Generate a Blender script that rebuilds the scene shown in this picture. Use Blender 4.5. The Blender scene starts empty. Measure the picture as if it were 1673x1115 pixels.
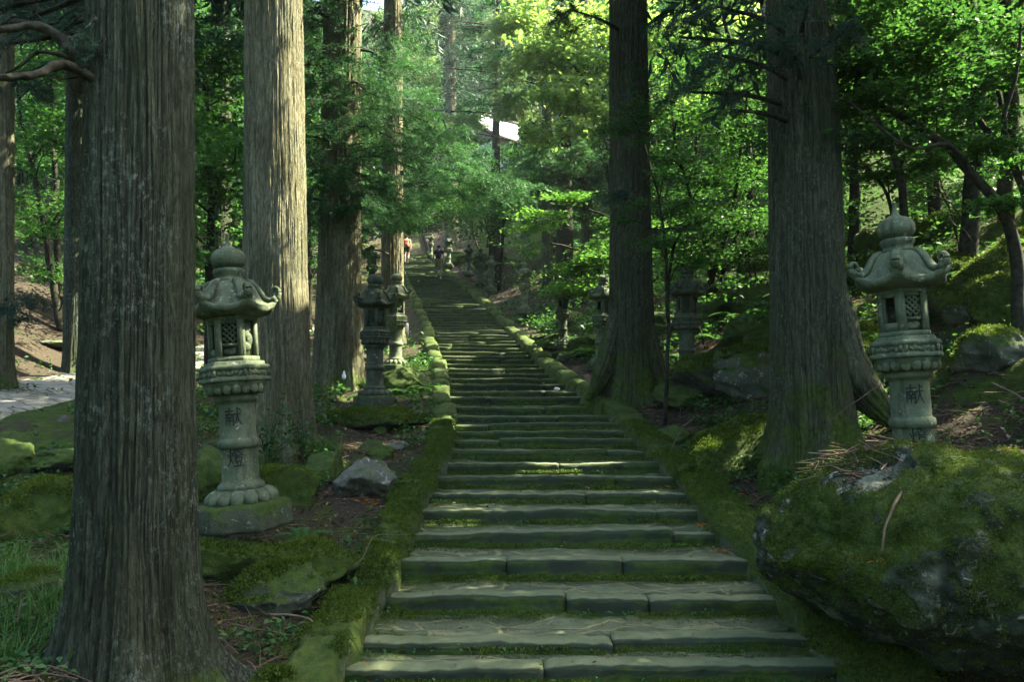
import bpy, math
import numpy as np
from mathutils import Vector, Matrix, Euler

# ------------------------------------------------------------------ camera, light, exposure
SC = bpy.context.scene
COL = SC.collection
R = math.radians
PITCH = R(4.5)
cam_data = bpy.data.cameras.new("camera")
cam = bpy.data.objects.new("camera", cam_data)
COL.objects.link(cam)
cam_data.sensor_width = 36.0
cam_data.lens = 28.0
cam_data.clip_start = 0.05
cam_data.clip_end = 600.0
cam.location = (0, 0, 0)
cam.rotation_euler = (math.pi / 2 + PITCH, 0, 0)
SC.camera = cam

SUN_EL = R(46.0)
SUN_AZ = math.atan2(0.96, 0.24)            # clockwise from +Y (the view direction): the sun stands to the right, a little beyond
SUNV = np.array([math.sin(SUN_AZ) * math.cos(SUN_EL), math.cos(SUN_AZ) * math.cos(SUN_EL), math.sin(SUN_EL)])
world = bpy.data.worlds.new("World")
SC.world = world
world.use_nodes = True
wn = world.node_tree.nodes
wl = world.node_tree.links
bgn = wn["Background"]
sky = wn.new("ShaderNodeTexSky")
sky.sky_type = 'NISHITA'
sky.sun_disc = False
sky.sun_elevation = SUN_EL
sky.sun_rotation = SUN_AZ
sky.air_density = 0.7
sky.dust_density = 3.0
sky.ozone_density = 0.3
wl.new(sky.outputs[0], bgn.inputs[0])
bgn.inputs[1].default_value = 0.15
sun_data = bpy.data.lights.new("sun", 'SUN')
sun_data.energy = 4.6
sun_data.angle = R(0.5)
sun_data.color = (1.0, 0.91, 0.70)
sun = bpy.data.objects.new("sun", sun_data)
COL.objects.link(sun)
sun.location = (20, 10, 40)
sun.rotation_euler = Vector(tuple(-SUNV)).to_track_quat('-Z', 'Y').to_euler()
SC.view_settings.view_transform = 'Standard'
SC.view_settings.look = 'None'
SC.view_settings.exposure = 3.35
SC.view_settings.gamma = 1.0
SC.render.engine = 'CYCLES'
SC.cycles.use_denoising = True
SC.cycles.max_bounces = 6
SC.cycles.diffuse_bounces = 5
SC.cycles.glossy_bounces = 2
SC.cycles.transmission_bounces = 4
SC.cycles.sample_clamp_indirect = 6.0
SC.cycles.use_adaptive_sampling = False

# ------------------------------------------------------------------ numpy helpers
FPX, CX, CY = 28.0 / 36.0 * 1673.0, 836.5, 557.5
RNG = np.random.default_rng(11)


def W(px, py, d):
    """The point of the place at depth d (metres along +Y) that the photograph shows at px, py."""
    cp, sp = math.cos(PITCH), math.sin(PITCH)
    a, b = (px - CX) / FPX, (CY - py) / FPX
    dy = cp - b * sp
    dz = sp + b * cp
    return np.array([a * d / dy, d, dz * d / dy])


def _hash(i, j, k, s):
    h = (i * 374761393 + j * 668265263 + k * 2147483647 + s * 974634777) & 0xFFFFFFFF
    h = ((h ^ (h >> 13)) * 1274126177) & 0xFFFFFFFF
    h = ((h ^ (h >> 16)) * 2246822519) & 0xFFFFFFFF
    return ((h ^ (h >> 15)) & 0xFFFFFF) / float(0xFFFFFF)


def vnoise(P, seed=0):
    P = np.asarray(P, dtype=np.float64)
    i = np.floor(P).astype(np.int64)
    f = P - i
    u = f * f * (3 - 2 * f)
    out = 0
    for a in (0, 1):
        wa = u[..., 0] if a else 1 - u[..., 0]
        for b in (0, 1):
            wb = u[..., 1] if b else 1 - u[..., 1]
            for c in (0, 1):
                wc = u[..., 2] if c else 1 - u[..., 2]
                out = out + wa * wb * wc * _hash(i[..., 0] + a, i[..., 1] + b, i[..., 2] + c, seed)
    return out * 2 - 1


def fbm(P, octv=4, seed=0, lac=2.03, gain=0.5):
    P = np.asarray(P, dtype=np.float64)
    s, a, t = 0, 1.0, 0
    for o in range(octv):
        s = s + a * vnoise(P, seed + o * 17)
        t += a
        P = P * lac + 13.7
        a *= gain
    return s / t


def sstep(a, b, x):
    t = np.clip((x - a) / (b - a), 0, 1)
    return t * t * (3 - 2 * t)


def mesh_np(name, V, quads=None, tris=None, smooth=True, attr=None):
    V = np.asarray(V, dtype=np.float32).reshape(-1, 3)
    nq = 0 if quads is None else len(quads)
    nt = 0 if tris is None else len(tris)
    me = bpy.data.meshes.new(name)
    me.vertices.add(len(V))
    me.vertices.foreach_set('co', V.ravel())
    li = []
    if nq:
        li.append(np.asarray(quads, dtype=np.int32).ravel())
    if nt:
        li.append(np.asarray(tris, dtype=np.int32).ravel())
    li = np.concatenate(li)
    me.loops.add(len(li))
    me.loops.foreach_set('vertex_index', li)
    me.polygons.add(nq + nt)
    st = np.concatenate([np.arange(nq) * 4, nq * 4 + np.arange(nt) * 3]).astype(np.int32)
    tot = np.concatenate([np.full(nq, 4), np.full(nt, 3)]).astype(np.int32)
    me.polygons.foreach_set('loop_start', st)
    me.polygons.foreach_set('loop_total', tot)
    if smooth:
        me.polygons.foreach_set('use_smooth', np.ones(nq + nt, dtype=bool))
    if attr:
        for k, v in attr.items():
            a = me.attributes.new(k, 'FLOAT', 'POINT')
            a.data.foreach_set('value', np.asarray(v, dtype=np.float32))
    me.update(calc_edges=True)
    return me


def obj(name, me, mat=None, parent=None, loc=None):
    o = bpy.data.objects.new(name, me)
    if mat is not None and me is not None and len(me.materials) == 0:
        me.materials.append(mat)
    COL.objects.link(o)
    if loc is not None:
        o.location = tuple(float(v) for v in loc)
    if parent is not None:
        o.parent = parent
    return o


def tag(o, label=None, cat=None, group=None, kind=None):
    if label:
        o['label'] = label
    if cat:
        o['category'] = cat
    if group:
        o['group'] = group
    if kind:
        o['kind'] = kind
    return o


def thing(name, loc, label, cat, group=None, rot=(0, 0, 0)):
    o = bpy.data.objects.new(name, None)
    COL.objects.link(o)
    o.location = tuple(float(v) for v in loc)
    o.rotation_euler = rot
    o.empty_display_size = 0.1
    return tag(o, label, cat, group)


def copy_tree(o, parent=None):
    c = o.copy()
    COL.objects.link(c)
    c.parent = parent
    for ch in [x for x in o.children]:
        copy_tree(ch, c)
    return c


class MB:
    """Collects pieces of geometry that make ONE mesh."""

    def __init__(s):
        s.V, s.Q, s.T, s.n, s.A = [], [], [], 0, []

    def add(s, V, Q=None, T=None, a=0.0):
        V = np.asarray(V, dtype=np.float64).reshape(-1, 3)
        s.V.append(V)
        if Q is not None and len(Q):
            s.Q.append(np.asarray(Q, dtype=np.int64) + s.n)
        if T is not None and len(T):
            s.T.append(np.asarray(T, dtype=np.int64) + s.n)
        s.A.append(np.full(len(V), a) if np.isscalar(a) else np.asarray(a))
        s.n += len(V)
        return s

    def mesh(s, name, smooth=True, attr=None):
        V = np.concatenate(s.V)
        Q = np.concatenate(s.Q) if s.Q else None
        T = np.concatenate(s.T) if s.T else None
        return mesh_np(name, V, Q, T, smooth, {attr: np.concatenate(s.A)} if attr else None)

    def verts(s):
        return np.concatenate(s.V)


def box(c, h, M=None):
    """Box with centre c, half sizes h, axes M (rows)."""
    s = np.array([[x, y, z] for x in (-1, 1) for y in (-1, 1) for z in (-1, 1)], dtype=float) * np.asarray(h)
    if M is not None:
        s = s @ np.asarray(M)
    q = [[0, 1, 3, 2], [4, 6, 7, 5], [0, 4, 5, 1], [2, 3, 7, 6], [0, 2, 6, 4], [1, 5, 7, 3]]
    return s + np.asarray(c), q


def tube(P, rad, n=6, caps=True):
    P = np.asarray(P, dtype=float)
    m = len(P)
    rad = np.broadcast_to(np.asarray(rad, dtype=float), (m,))
    T = np.gradient(P, axis=0)
    T /= np.linalg.norm(T, axis=1, keepdims=True) + 1e-9
    ref = np.array([0.0, 0, 1]) if abs(T[0][2]) < 0.9 else np.array([1.0, 0, 0])
    A = np.cross(T, ref)
    A /= np.linalg.norm(A, axis=1, keepdims=True) + 1e-9
    B = np.cross(T, A)
    th = np.arange(n) / n * 2 * np.pi
    V = P[:, None, :] + rad[:, None, None] * (np.cos(th)[None, :, None] * A[:, None, :] + np.sin(th)[None, :, None] * B[:, None, :])
    i = np.arange(m - 1)[:, None] * n
    j = np.arange(n)[None, :]
    j2 = (j + 1) % n
    Q = np.stack([i + j, i + j2, i + n + j2, i + n + j], -1).reshape(-1, 4)
    V = V.reshape(-1, 3)
    Tn = None
    if caps:
        V = np.concatenate([V, P[-1:], P[:1]])
        k = len(V) - 2
        Tn = np.array([[(m - 1) * n + a, (m - 1) * n + (a + 1) % n, k] for a in range(n)]
                      + [[(a + 1) % n, a, k + 1] for a in range(n)])
    return V, Q, Tn


def curve(pts, m=12):
    """Smooth curve (Catmull-Rom) through a few points."""
    P = np.asarray(pts, dtype=float)
    if len(P) == 2:
        return P[0] + (P[1] - P[0]) * np.linspace(0, 1, m)[:, None]
    Q = np.concatenate([[2 * P[0] - P[1]], P, [2 * P[-1] - P[-2]]])
    t = np.linspace(0, len(P) - 1 - 1e-6, m)
    i = t.astype(int)
    f = (t - i)[:, None]
    a, b, c, d = Q[i], Q[i + 1], Q[i + 2], Q[i + 3]
    return 0.5 * (2 * b + (c - a) * f + (2 * a - 5 * b + 4 * c - d) * f ** 2 + (3 * b - a - 3 * c + d) * f ** 3)


def grid_quads(ny, nx, wrap=False):
    a = np.arange(ny - 1)[:, None] * nx
    if wrap:
        b = np.arange(nx)[None, :]
        b2 = (b + 1) % nx
    else:
        b = np.arange(nx - 1)[None, :]
        b2 = b + 1
    return np.stack([a + b, a + b2, a + nx + b2, a + nx + b], -1).reshape(-1, 4)


def lathe(prof, n=32, shape=None):
    """prof: list of (r, z); shape(theta) multiplies the radius."""
    prof = np.asarray(prof, dtype=float)
    th = np.arange(n) / n * 2 * np.pi
    k = np.ones(n) if shape is None else shape(th)
    V = np.stack([prof[:, :1] * np.cos(th) * k, prof[:, :1] * np.sin(th) * k, np.repeat(prof[:, 1:2], n, 1)], -1).reshape(-1, 3)
    return V, grid_quads(len(prof), n, True)


# ------------------------------------------------------------------ material helpers
class NT:
    def __init__(s, name):
        s.m = bpy.data.materials.new(name)
        s.m.use_nodes = True
        s.t = s.m.node_tree
        s.b = s.t.nodes["Principled BSDF"]
        s.out = s.t.nodes["Material Output"]

    def n(s, typ, **kw):
        nd = s.t.nodes.new(typ)
        for k, v in kw.items():
            if k.startswith('i_'):
                key = k[2:]
                key = int(key) if key.isdigit() else key
                if hasattr(v, 'is_output') or isinstance(v, bpy.types.NodeSocket):
                    s.t.links.new(v, nd.inputs[key])
                else:
                    nd.inputs[key].default_value = v
            else:
                setattr(nd, k, v)
        return nd

    def l(s, a, b):
        s.t.links.new(a, b)

    def pos(s, scale=(1, 1, 1), coord='world'):
        if coord == 'world':
            o = s.n('ShaderNodeNewGeometry').outputs['Position']
        else:
            o = s.n('ShaderNodeTexCoord').outputs['Object']
        mp = s.n('ShaderNodeMapping', i_Scale=scale)
        s.l(o, mp.inputs['Vector'])
        return mp.outputs[0]

    def noise(s, vec, scale, detail=4, rough=0.55, dist=0.0):
        nd = s.n('ShaderNodeTexNoise', i_Scale=scale, i_Detail=detail, i_Roughness=rough, i_Distortion=dist)
        s.l(vec, nd.inputs['Vector'])
        return nd.outputs['Fac']

    def ramp(s, fac, stops, interp='LINEAR'):
        nd = s.n('ShaderNodeValToRGB')
        nd.color_ramp.interpolation = interp
        e = nd.color_ramp.elements
        while len(e) < len(stops):
            e.new(0.5)
        for el, (p, c) in zip(e, stops):
            el.position = p
            el.color = (*c, 1) if len(c) == 3 else c
        s.l(fac, nd.inputs[0])
        return nd.outputs[0]

    def mix(s, fac, a, b, mode='MIX'):
        nd = s.n('ShaderNodeMix', data_type='RGBA', blend_type=mode)
        for k, v in ((0, fac), (6, a), (7, b)):
            if isinstance(v, bpy.types.NodeSocket):
                s.l(v, nd.inputs[k])
            elif k == 0:
                nd.inputs[0].default_value = v
            else:
                nd.inputs[k].default_value = (*v, 1)
        return nd.outputs[2]

    def math(s, op, a, b=0.0, c=None, clamp=False):
        nd = s.n('ShaderNodeMath', operation=op, use_clamp=clamp)
        for k, v in ((0, a), (1, b), (2, c)):
            if v is None:
                continue
            if isinstance(v, bpy.types.NodeSocket):
                s.l(v, nd.inputs[k])
            else:
                nd.inputs[k].default_value = v
        return nd.outputs[0]

    def mrange(s, v, a, b, lo=0.0, hi=1.0):
        nd = s.n('ShaderNodeMapRange', interpolation_type='SMOOTHSTEP')
        s.l(v, nd.inputs['Value'])
        nd.inputs['From Min'].default_value = a
        nd.inputs['From Max'].default_value = b
        nd.inputs['To Min'].default_value = lo
        nd.inputs['To Max'].default_value = hi
        return nd.outputs[0]

    def bump(s, h, strength=0.5, dist=0.02):
        nd = s.n('ShaderNodeBump', i_Strength=strength, i_Distance=dist)
        s.l(h, nd.inputs['Height'])
        s.l(nd.outputs[0], s.b.inputs['Normal'])

    def attr(s, name):
        return s.n('ShaderNodeAttribute', attribute_name=name).outputs['Fac']

    def upz(s):
        g = s.n('ShaderNodeNewGeometry')
        x = s.n('ShaderNodeSeparateXYZ')
        s.l(g.outputs['Normal'], x.inputs[0])
        return x.outputs[2]


MOSS = ((0.020, 0.040, 0.008), (0.050, 0.090, 0.013), (0.120, 0.150, 0.020))


def mossy_mat(name, stone, moss=0.5, up=0.35, attr=None, scale=1.0, coord='world', lichen=0.0, mosscols=MOSS, bump=0.6, rough=0.9, coat=None, streak=0.0, bare=None):
    """Weathered stone with moss: more of it where the surface faces up, in patches."""
    t = NT(name)
    p = t.pos((1, 1, 1), coord)
    big = t.noise(p, 1.3 * scale, 4, 0.6)
    mid = t.noise(p, 6.0 * scale, 6, 0.62)
    fine = t.noise(p, 55.0 * scale, 3, 0.6)
    st = t.ramp(mid, [(0.25, stone[0]), (0.5, stone[1]), (0.78, stone[2])])
    st = t.mix(t.math('MULTIPLY', fine, 0.55), st, tuple(c * 0.45 for c in stone[0]))
    if lichen > 0:
        ln = t.noise(p, 9.0 * scale, 5, 0.7, 0.6)
        lm = t.mrange(ln, 0.66 - 0.12 * lichen, 0.72 - 0.10 * lichen)
        st = t.mix(t.math('MULTIPLY', lm, 0.75), st, (0.34, 0.36, 0.29))
    if bare:
        bn = t.attr(bare)
        st = t.mix(t.math('MULTIPLY', t.mrange(bn, 0.55, 0.75), 0.85), st, t.ramp(fine, [(0.3, (0.07, 0.085, 0.055)), (0.7, (0.17, 0.185, 0.135))]))
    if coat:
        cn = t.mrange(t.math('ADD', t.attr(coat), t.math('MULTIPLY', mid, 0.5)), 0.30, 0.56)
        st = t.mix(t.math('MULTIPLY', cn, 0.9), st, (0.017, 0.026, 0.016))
    if streak > 0:
        sn = t.noise(t.pos((9, 9, 1.1), coord), 1.0, 5, 0.6)
        st = t.mix(t.math('MULTIPLY', t.mrange(sn, 0.5, 0.66), streak), st, (0.018, 0.024, 0.016))
        sp = t.n('ShaderNodeTexVoronoi', i_Scale=34.0)
        t.l(p, sp.inputs['Vector'])
        dots = t.math('MULTIPLY', t.math('LESS_THAN', sp.outputs['Distance'], 0.16), t.mrange(t.noise(p, 3.0, 3), 0.45, 0.6))
        st = t.mix(t.math('MULTIPLY', dots, 0.6), st, (0.30, 0.33, 0.25))
    v = t.math('MULTIPLY_ADD', t.upz(), up, t.math('MULTIPLY_ADD', big, 0.9, t.math('MULTIPLY', mid, 0.7)))
    if attr:
        v = t.math('ADD', v, t.attr(attr))
    if bare:
        v = t.math('SUBTRACT', v, t.math('MULTIPLY', t.mrange(bn, 0.3, 0.6), 1.2))
    mask = t.mrange(v, 1.25 - moss, 1.45 - moss)
    mm = t.noise(p, 14.0 * scale, 5, 0.65)
    mc = t.ramp(mm, [(0.28, mosscols[0]), (0.5, mosscols[1]), (0.75, mosscols[2])])
    mc = t.mix(t.math('MULTIPLY', t.noise(p, 120.0, 2), 0.8), mc, mosscols[0])
    t.l(t.mix(mask, st, mc), t.b.inputs['Base Color'])
    t.b.inputs['Roughness'].default_value = rough
    t.b.inputs['Specular IOR Level'].default_value = 0.25
    h = t.math('ADD', t.math('MULTIPLY', fine, 0.35), t.math('ADD', mid, t.math('MULTIPLY', t.math('MULTIPLY', mask, t.noise(p, 75.0, 3, 0.7)), 0.9)))
    t.bump(h, bump, 0.035)
    return t.m


def leaf_mat(name, cols, trans=0.4, spec=0.2):
    t = NT(name)
    rnd = t.n('ShaderNodeNewGeometry').outputs['Random Per Island']
    big = t.noise(t.pos(), 0.9, 3)
    f = t.math('MULTIPLY_ADD', rnd, 0.55, t.math('MULTIPLY_ADD', big, 1.1, -0.32))
    c = t.ramp(f, [(0.1, cols[0]), (0.5, cols[1]), (0.92, cols[2])])
    t.l(c, t.b.inputs['Base Color'])
    t.b.inputs['Roughness'].default_value = 0.55
    t.b.inputs['Specular IOR Level'].default_value = spec
    tr = t.n('ShaderNodeBsdfTranslucent')
    c2 = t.mix(1.0, c, (1.25, 1.28, 0.62), 'MULTIPLY')
    t.l(c2, tr.inputs[0])
    mx = t.n('ShaderNodeMixShader', i_0=trans)
    t.l(t.b.outputs[0], mx.inputs[1])
    t.l(tr.outputs[0], mx.inputs[2])
    t.l(mx.outputs[0], t.out.inputs[0])
    return t.m


def bark_mat(name, dark, mid, light, red, moss_h=0.8, moss=0.5, lichen=0.5):
    """Cedar bark: long vertical fibres, pale lichen flecks, moss up from the foot."""
    t = NT(name)
    w0 = t.n('ShaderNodeTexNoise', i_Scale=1.0, i_Detail=4)
    t.l(t.pos((3.2, 3.2, 1.5), 'object'), w0.inputs['Vector'])
    w1 = t.n('ShaderNodeVectorMath', operation='MULTIPLY_ADD')
    t.l(w0.outputs['Color'], w1.inputs[0])
    w1.inputs[1].default_value = (0.16, 0.16, 0.5)
    t.l(t.n('ShaderNodeTexCoord').outputs['Object'], w1.inputs[2])
    mpb = t.n('ShaderNodeMapping', i_Scale=(1, 1, 0.16))
    t.l(w1.outputs[0], mpb.inputs['Vector'])
    p = mpb.outputs[0]
    p2 = t.pos((1, 1, 0.3), 'object')
    po = t.pos((1, 1, 1), 'object')
    fib = t.noise(p, 40.0, 7, 0.70, 0.25)
    fin = t.noise(p, 70.0, 4, 0.6)
    pat = t.noise(p2, 1.6, 4, 0.6)
    c = t.ramp(fib, [(0.33, dark), (0.47, mid), (0.66, light)])
    c = t.mix(t.math('MULTIPLY', t.mrange(pat, 0.5, 0.72), 0.32), c, t.ramp(fib, [(0.33, dark), (0.6, red)]))
    c = t.mix(t.math('MULTIPLY', fin, 0.3), c, dark)
    groove = t.attr('groove')
    c = t.mix(t.math('MULTIPLY', groove, 0.45), c, tuple(v * 0.5 for v in dark))
    lf = t.noise(t.pos((1, 1, 0.55), 'object'), 36.0, 5, 0.75)
    lm = t.math('MULTIPLY', t.mrange(lf, 0.60 - 0.06 * lichen, 0.68 - 0.06 * lichen), t.mrange(t.noise(po, 2.2, 3), 0.40, 0.62))
    c = t.mix(t.math('MULTIPLY', lm, 0.8), c, (0.17, 0.21, 0.17))
    xz = t.n('ShaderNodeSeparateXYZ')
    t.l(t.n('ShaderNodeTexCoord').outputs['Object'], xz.inputs[0])
    hz = t.math('MULTIPLY', xz.outputs[2], 1.0 / max(moss_h, 0.01))
    mv = t.math('SUBTRACT', t.math('MULTIPLY_ADD', t.noise(po, 3.0, 5, 0.65), 2.6, moss), hz)
    mk = t.mrange(mv, 1.25, 2.05)
    mc = t.ramp(t.noise(po, 18.0, 5, 0.65), [(0.3, MOSS[0]), (0.5, MOSS[1]), (0.75, MOSS[2])])
    # a thin green algae film higher up
    film = t.math('MULTIPLY', t.mrange(t.noise(p2, 3.1, 4, 0.6), 0.42, 0.68), 0.45)
    c = t.mix(film, c, (0.030, 0.043, 0.018))
    c = t.mix(mk, c, mc)
    t.l(c, t.b.inputs['Base Color'])
    t.b.inputs['Roughness'].default_value = 0.95
    t.b.inputs['Specular IOR Level'].default_value = 0.12
    t.bump(t.math('ADD', fib, t.math('MULTIPLY', fin, 0.6)), 1.0, 0.045)
    return t.m


def plain_mat(name, col, rough=0.8, spec=0.3, var=0.25, scale=8.0):
    t = NT(name)
    f = t.noise(t.pos((1, 1, 1), 'object'), scale, 4)
    c = t.ramp(f, [(0.3, tuple(v * (1 - var) for v in col)), (0.7, tuple(min(1, v * (1 + var)) for v in col))])
    t.l(c, t.b.inputs['Base Color'])
    t.b.inputs['Roughness'].default_value = rough
    t.b.inputs['Specular IOR Level'].default_value = spec
    return t.m


ST_GREY = ((0.060, 0.078, 0.048), (0.105, 0.128, 0.080), (0.175, 0.190, 0.125))
ST_DARK = ((0.035, 0.04, 0.035), (0.065, 0.07, 0.06), (0.11, 0.115, 0.095))
M = {}
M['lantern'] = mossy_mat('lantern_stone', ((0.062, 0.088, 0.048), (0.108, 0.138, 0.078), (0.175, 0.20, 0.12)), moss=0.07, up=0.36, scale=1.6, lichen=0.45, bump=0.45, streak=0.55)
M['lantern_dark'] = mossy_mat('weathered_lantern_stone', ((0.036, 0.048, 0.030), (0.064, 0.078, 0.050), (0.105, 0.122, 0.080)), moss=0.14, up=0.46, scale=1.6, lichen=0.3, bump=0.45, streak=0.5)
M['pedestal'] = mossy_mat('pedestal_stone', ((0.035, 0.048, 0.030), (0.062, 0.078, 0.048), (0.11, 0.125, 0.08)), moss=0.42, up=0.5, scale=1.4, lichen=0.5)
M['char'] = plain_mat('engraved_black', (0.012, 0.013, 0.012), 0.8)
M['dark'] = plain_mat('hollow_shade', (0.012, 0.014, 0.012), 0.95)  # near-black standing in for the shade inside the firebox
M['rock'] = mossy_mat('mossy_rock', ((0.045, 0.055, 0.038), (0.085, 0.098, 0.068), (0.155, 0.165, 0.12)), moss=0.42, up=0.55, lichen=0.7)
M['rock_bare'] = mossy_mat('bare_rock', ((0.065, 0.072, 0.052), (0.12, 0.125, 0.092), (0.20, 0.20, 0.15)), moss=0.28, up=0.25, lichen=0.7)
M['rock_green'] = mossy_mat('moss_covered_rock', ST_DARK, moss=0.85, up=0.6, lichen=0.2)
M['boulder'] = mossy_mat('boulder_stone', ((0.016, 0.024, 0.013), (0.036, 0.048, 0.028), (0.075, 0.088, 0.055)), moss=0.70, up=0.55, lichen=0.8, bump=1.0, streak=0.4, bare='bare')
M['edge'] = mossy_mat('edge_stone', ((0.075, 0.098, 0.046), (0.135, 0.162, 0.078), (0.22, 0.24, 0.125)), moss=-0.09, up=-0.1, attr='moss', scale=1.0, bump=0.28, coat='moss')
M['kerb'] = mossy_mat('kerb_stone', ST_GREY, moss=0.55, up=0.5, scale=1.2, lichen=0.5, mosscols=((0.022, 0.042, 0.008), (0.055, 0.090, 0.012), (0.13, 0.15, 0.02)))


def tread_mat():
    """Flat stones set in worn mortar, moss filling the back of every tread."""
    t = NT('tread_flagstone')
    p = t.pos()
    w = t.n('ShaderNodeVectorMath', operation='ADD')
    wn_ = t.n('ShaderNodeTexNoise', i_Scale=2.2, i_Detail=4)
    t.l(p, wn_.inputs['Vector'])
    sc = t.n('ShaderNodeVectorMath', operation='SCALE', i_Scale=0.35)
    t.l(wn_.outputs['Color'], sc.inputs[0])
    t.l(p, w.inputs[0])
    t.l(sc.outputs[0], w.inputs[1])
    vo = t.n('ShaderNodeTexVoronoi', feature='DISTANCE_TO_EDGE', i_Scale=3.0)
    mp = t.n('ShaderNodeMapping', i_Scale=(0.75, 1.5, 0.3))
    t.l(w.outputs[0], mp.inputs['Vector'])
    t.l(mp.outputs[0], vo.inputs['Vector'])
    mid = t.noise(p, 7.0, 6, 0.65)
    fine = t.noise(p, 60.0, 3)
    st = t.ramp(mid, [(0.3, (0.082, 0.108, 0.052)), (0.55, (0.155, 0.182, 0.088)), (0.75, (0.26, 0.275, 0.145))])
    vc = t.n('ShaderNodeTexVoronoi', feature='F1', i_Scale=3.0)
    t.l(mp.outputs[0], vc.inputs['Vector'])
    sx = t.n('ShaderNodeSeparateXYZ')
    t.l(vc.outputs['Color'], sx.inputs[0])
    st = t.mix(t.math('MULTIPLY', sx.outputs[0], 0.6), st, (0.04, 0.055, 0.036))
    joint = t.mrange(vo.outputs['Distance'], 0.015, 0.07)
    st = t.mix(joint, (0.25, 0.255, 0.12), st)
    st = t.mix(t.math('MULTIPLY', fine, 0.5), st, (0.03, 0.036, 0.026))
    v = t.math('ADD', t.attr('moss'), t.math('MULTIPLY_ADD', mid, 0.7, t.math('MULTIPLY', t.noise(p, 1.7, 4), 0.9)))
    mask = t.mrange(v, 1.10, 1.38)
    mc = t.ramp(t.noise(p, 16.0, 5, 0.65), [(0.3, MOSS[0]), (0.5, MOSS[1]), (0.75, MOSS[2])])
    t.l(t.mix(mask, st, mc), t.b.inputs['Base Color'])
    t.b.inputs['Roughness'].default_value = 0.9
    t.b.inputs['Specular IOR Level'].default_value = 0.25
    h = t.math('ADD', t.math('MULTIPLY', joint, 0.5), t.math('ADD', t.math('MULTIPLY', fine, 0.3), t.math('ADD', mid, t.math('MULTIPLY', t.math('MULTIPLY', mask, t.noise(p, 80.0, 3, 0.7)), 0.8))))
    t.bump(h, 0.9, 0.05)
    return t.m


def ground_mat():
    """Forest floor: brown litter and soil, moss in cushions."""
    t = NT('forest_floor')
    p = t.pos()
    big = t.noise(p, 0.55, 4, 0.6)
    mid = t.noise(p, 3.5, 6, 0.65)
    fine = t.noise(p, 40.0, 4, 0.7)
    soil = t.ramp(fine, [(0.3, (0.018, 0.016, 0.011)), (0.52, (0.048, 0.040, 0.027)), (0.72, (0.105, 0.082, 0.052))])
    soil = t.mix(t.math('MULTIPLY', mid, 0.5), soil, (0.024, 0.022, 0.015))
    v = t.math('ADD', t.attr('moss'), t.math('MULTIPLY_ADD', big, 0.9, t.math('MULTIPLY', mid, 0.9)))
    mask = t.mrange(v, 0.92, 1.12)
    mc = t.ramp(t.noise(p, 9.0, 6, 0.65), [(0.3, MOSS[0]), (0.5, MOSS[1]), (0.75, MOSS[2])])
    mc = t.mix(t.math('MULTIPLY', t.noise(p, 110.0, 2), 0.7), mc, MOSS[0])
    t.l(t.mix(mask, soil, mc), t.b.inputs['Base Color'])
    t.b.inputs['Roughness'].default_value = 0.95
    t.b.inputs['Specular IOR Level'].default_value = 0.1
    t.bump(t.math('ADD', t.math('MULTIPLY', fine, 0.8), t.math('MULTIPLY', mid, 0.6)), 0.9, 0.05)
    return t.m


M['tread'] = tread_mat()
M['ground'] = ground_mat()
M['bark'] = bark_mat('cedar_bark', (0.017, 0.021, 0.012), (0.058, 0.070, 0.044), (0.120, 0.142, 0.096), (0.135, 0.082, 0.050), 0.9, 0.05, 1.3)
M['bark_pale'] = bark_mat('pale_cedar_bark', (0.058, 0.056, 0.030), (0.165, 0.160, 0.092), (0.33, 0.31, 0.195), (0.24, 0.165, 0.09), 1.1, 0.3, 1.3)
M['bark_mossy'] = bark_mat('mossy_cedar_bark', (0.021, 0.025, 0.013), (0.070, 0.080, 0.046), (0.135, 0.150, 0.092), (0.15, 0.088, 0.050), 1.9, 0.5, 0.8)
M['limb'] = plain_mat('limb_bark', (0.026, 0.026, 0.018), 0.95, 0.1, 0.7, 18)
M['twig'] = plain_mat('dry_twig', (0.10, 0.075, 0.048), 0.9, 0.15, 0.5, 5)
M['branch_pale'] = plain_mat('pale_dead_branch', (0.10, 0.08, 0.052), 0.85, 0.2, 0.4, 9)
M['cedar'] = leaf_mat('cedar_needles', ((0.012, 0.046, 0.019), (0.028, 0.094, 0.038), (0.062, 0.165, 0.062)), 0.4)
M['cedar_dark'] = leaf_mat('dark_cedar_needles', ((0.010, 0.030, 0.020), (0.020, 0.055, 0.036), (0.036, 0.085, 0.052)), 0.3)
M['cedar_sunlit'] = leaf_mat('sunlit_cedar_needles', ((0.055, 0.11, 0.06), (0.11, 0.19, 0.10), (0.20, 0.27, 0.16)), 0.5)  # sun and haze on the boughs put into paler needle colours
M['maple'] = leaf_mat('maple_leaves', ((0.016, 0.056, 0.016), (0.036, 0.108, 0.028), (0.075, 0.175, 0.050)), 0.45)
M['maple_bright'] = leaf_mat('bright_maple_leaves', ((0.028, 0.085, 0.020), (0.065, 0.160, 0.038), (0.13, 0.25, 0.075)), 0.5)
M['maple_dark'] = leaf_mat('dark_maple_leaves', ((0.018, 0.058, 0.020), (0.036, 0.105, 0.032), (0.07, 0.17, 0.045)), 0.5)  # maple green, slightly bluer and more translucent
M['yellow'] = leaf_mat('yellow_green_leaves', ((0.08, 0.16, 0.045), (0.15, 0.25, 0.085), (0.27, 0.37, 0.17)), 0.5)
M['forest'] = leaf_mat('distant_leaves', ((0.012, 0.042, 0.020), (0.028, 0.080, 0.034), (0.062, 0.135, 0.056)), 0.4)
M['grass'] = leaf_mat('grass_blades', ((0.025, 0.075, 0.015), (0.05, 0.13, 0.025), (0.10, 0.20, 0.04)), 0.35)
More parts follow.
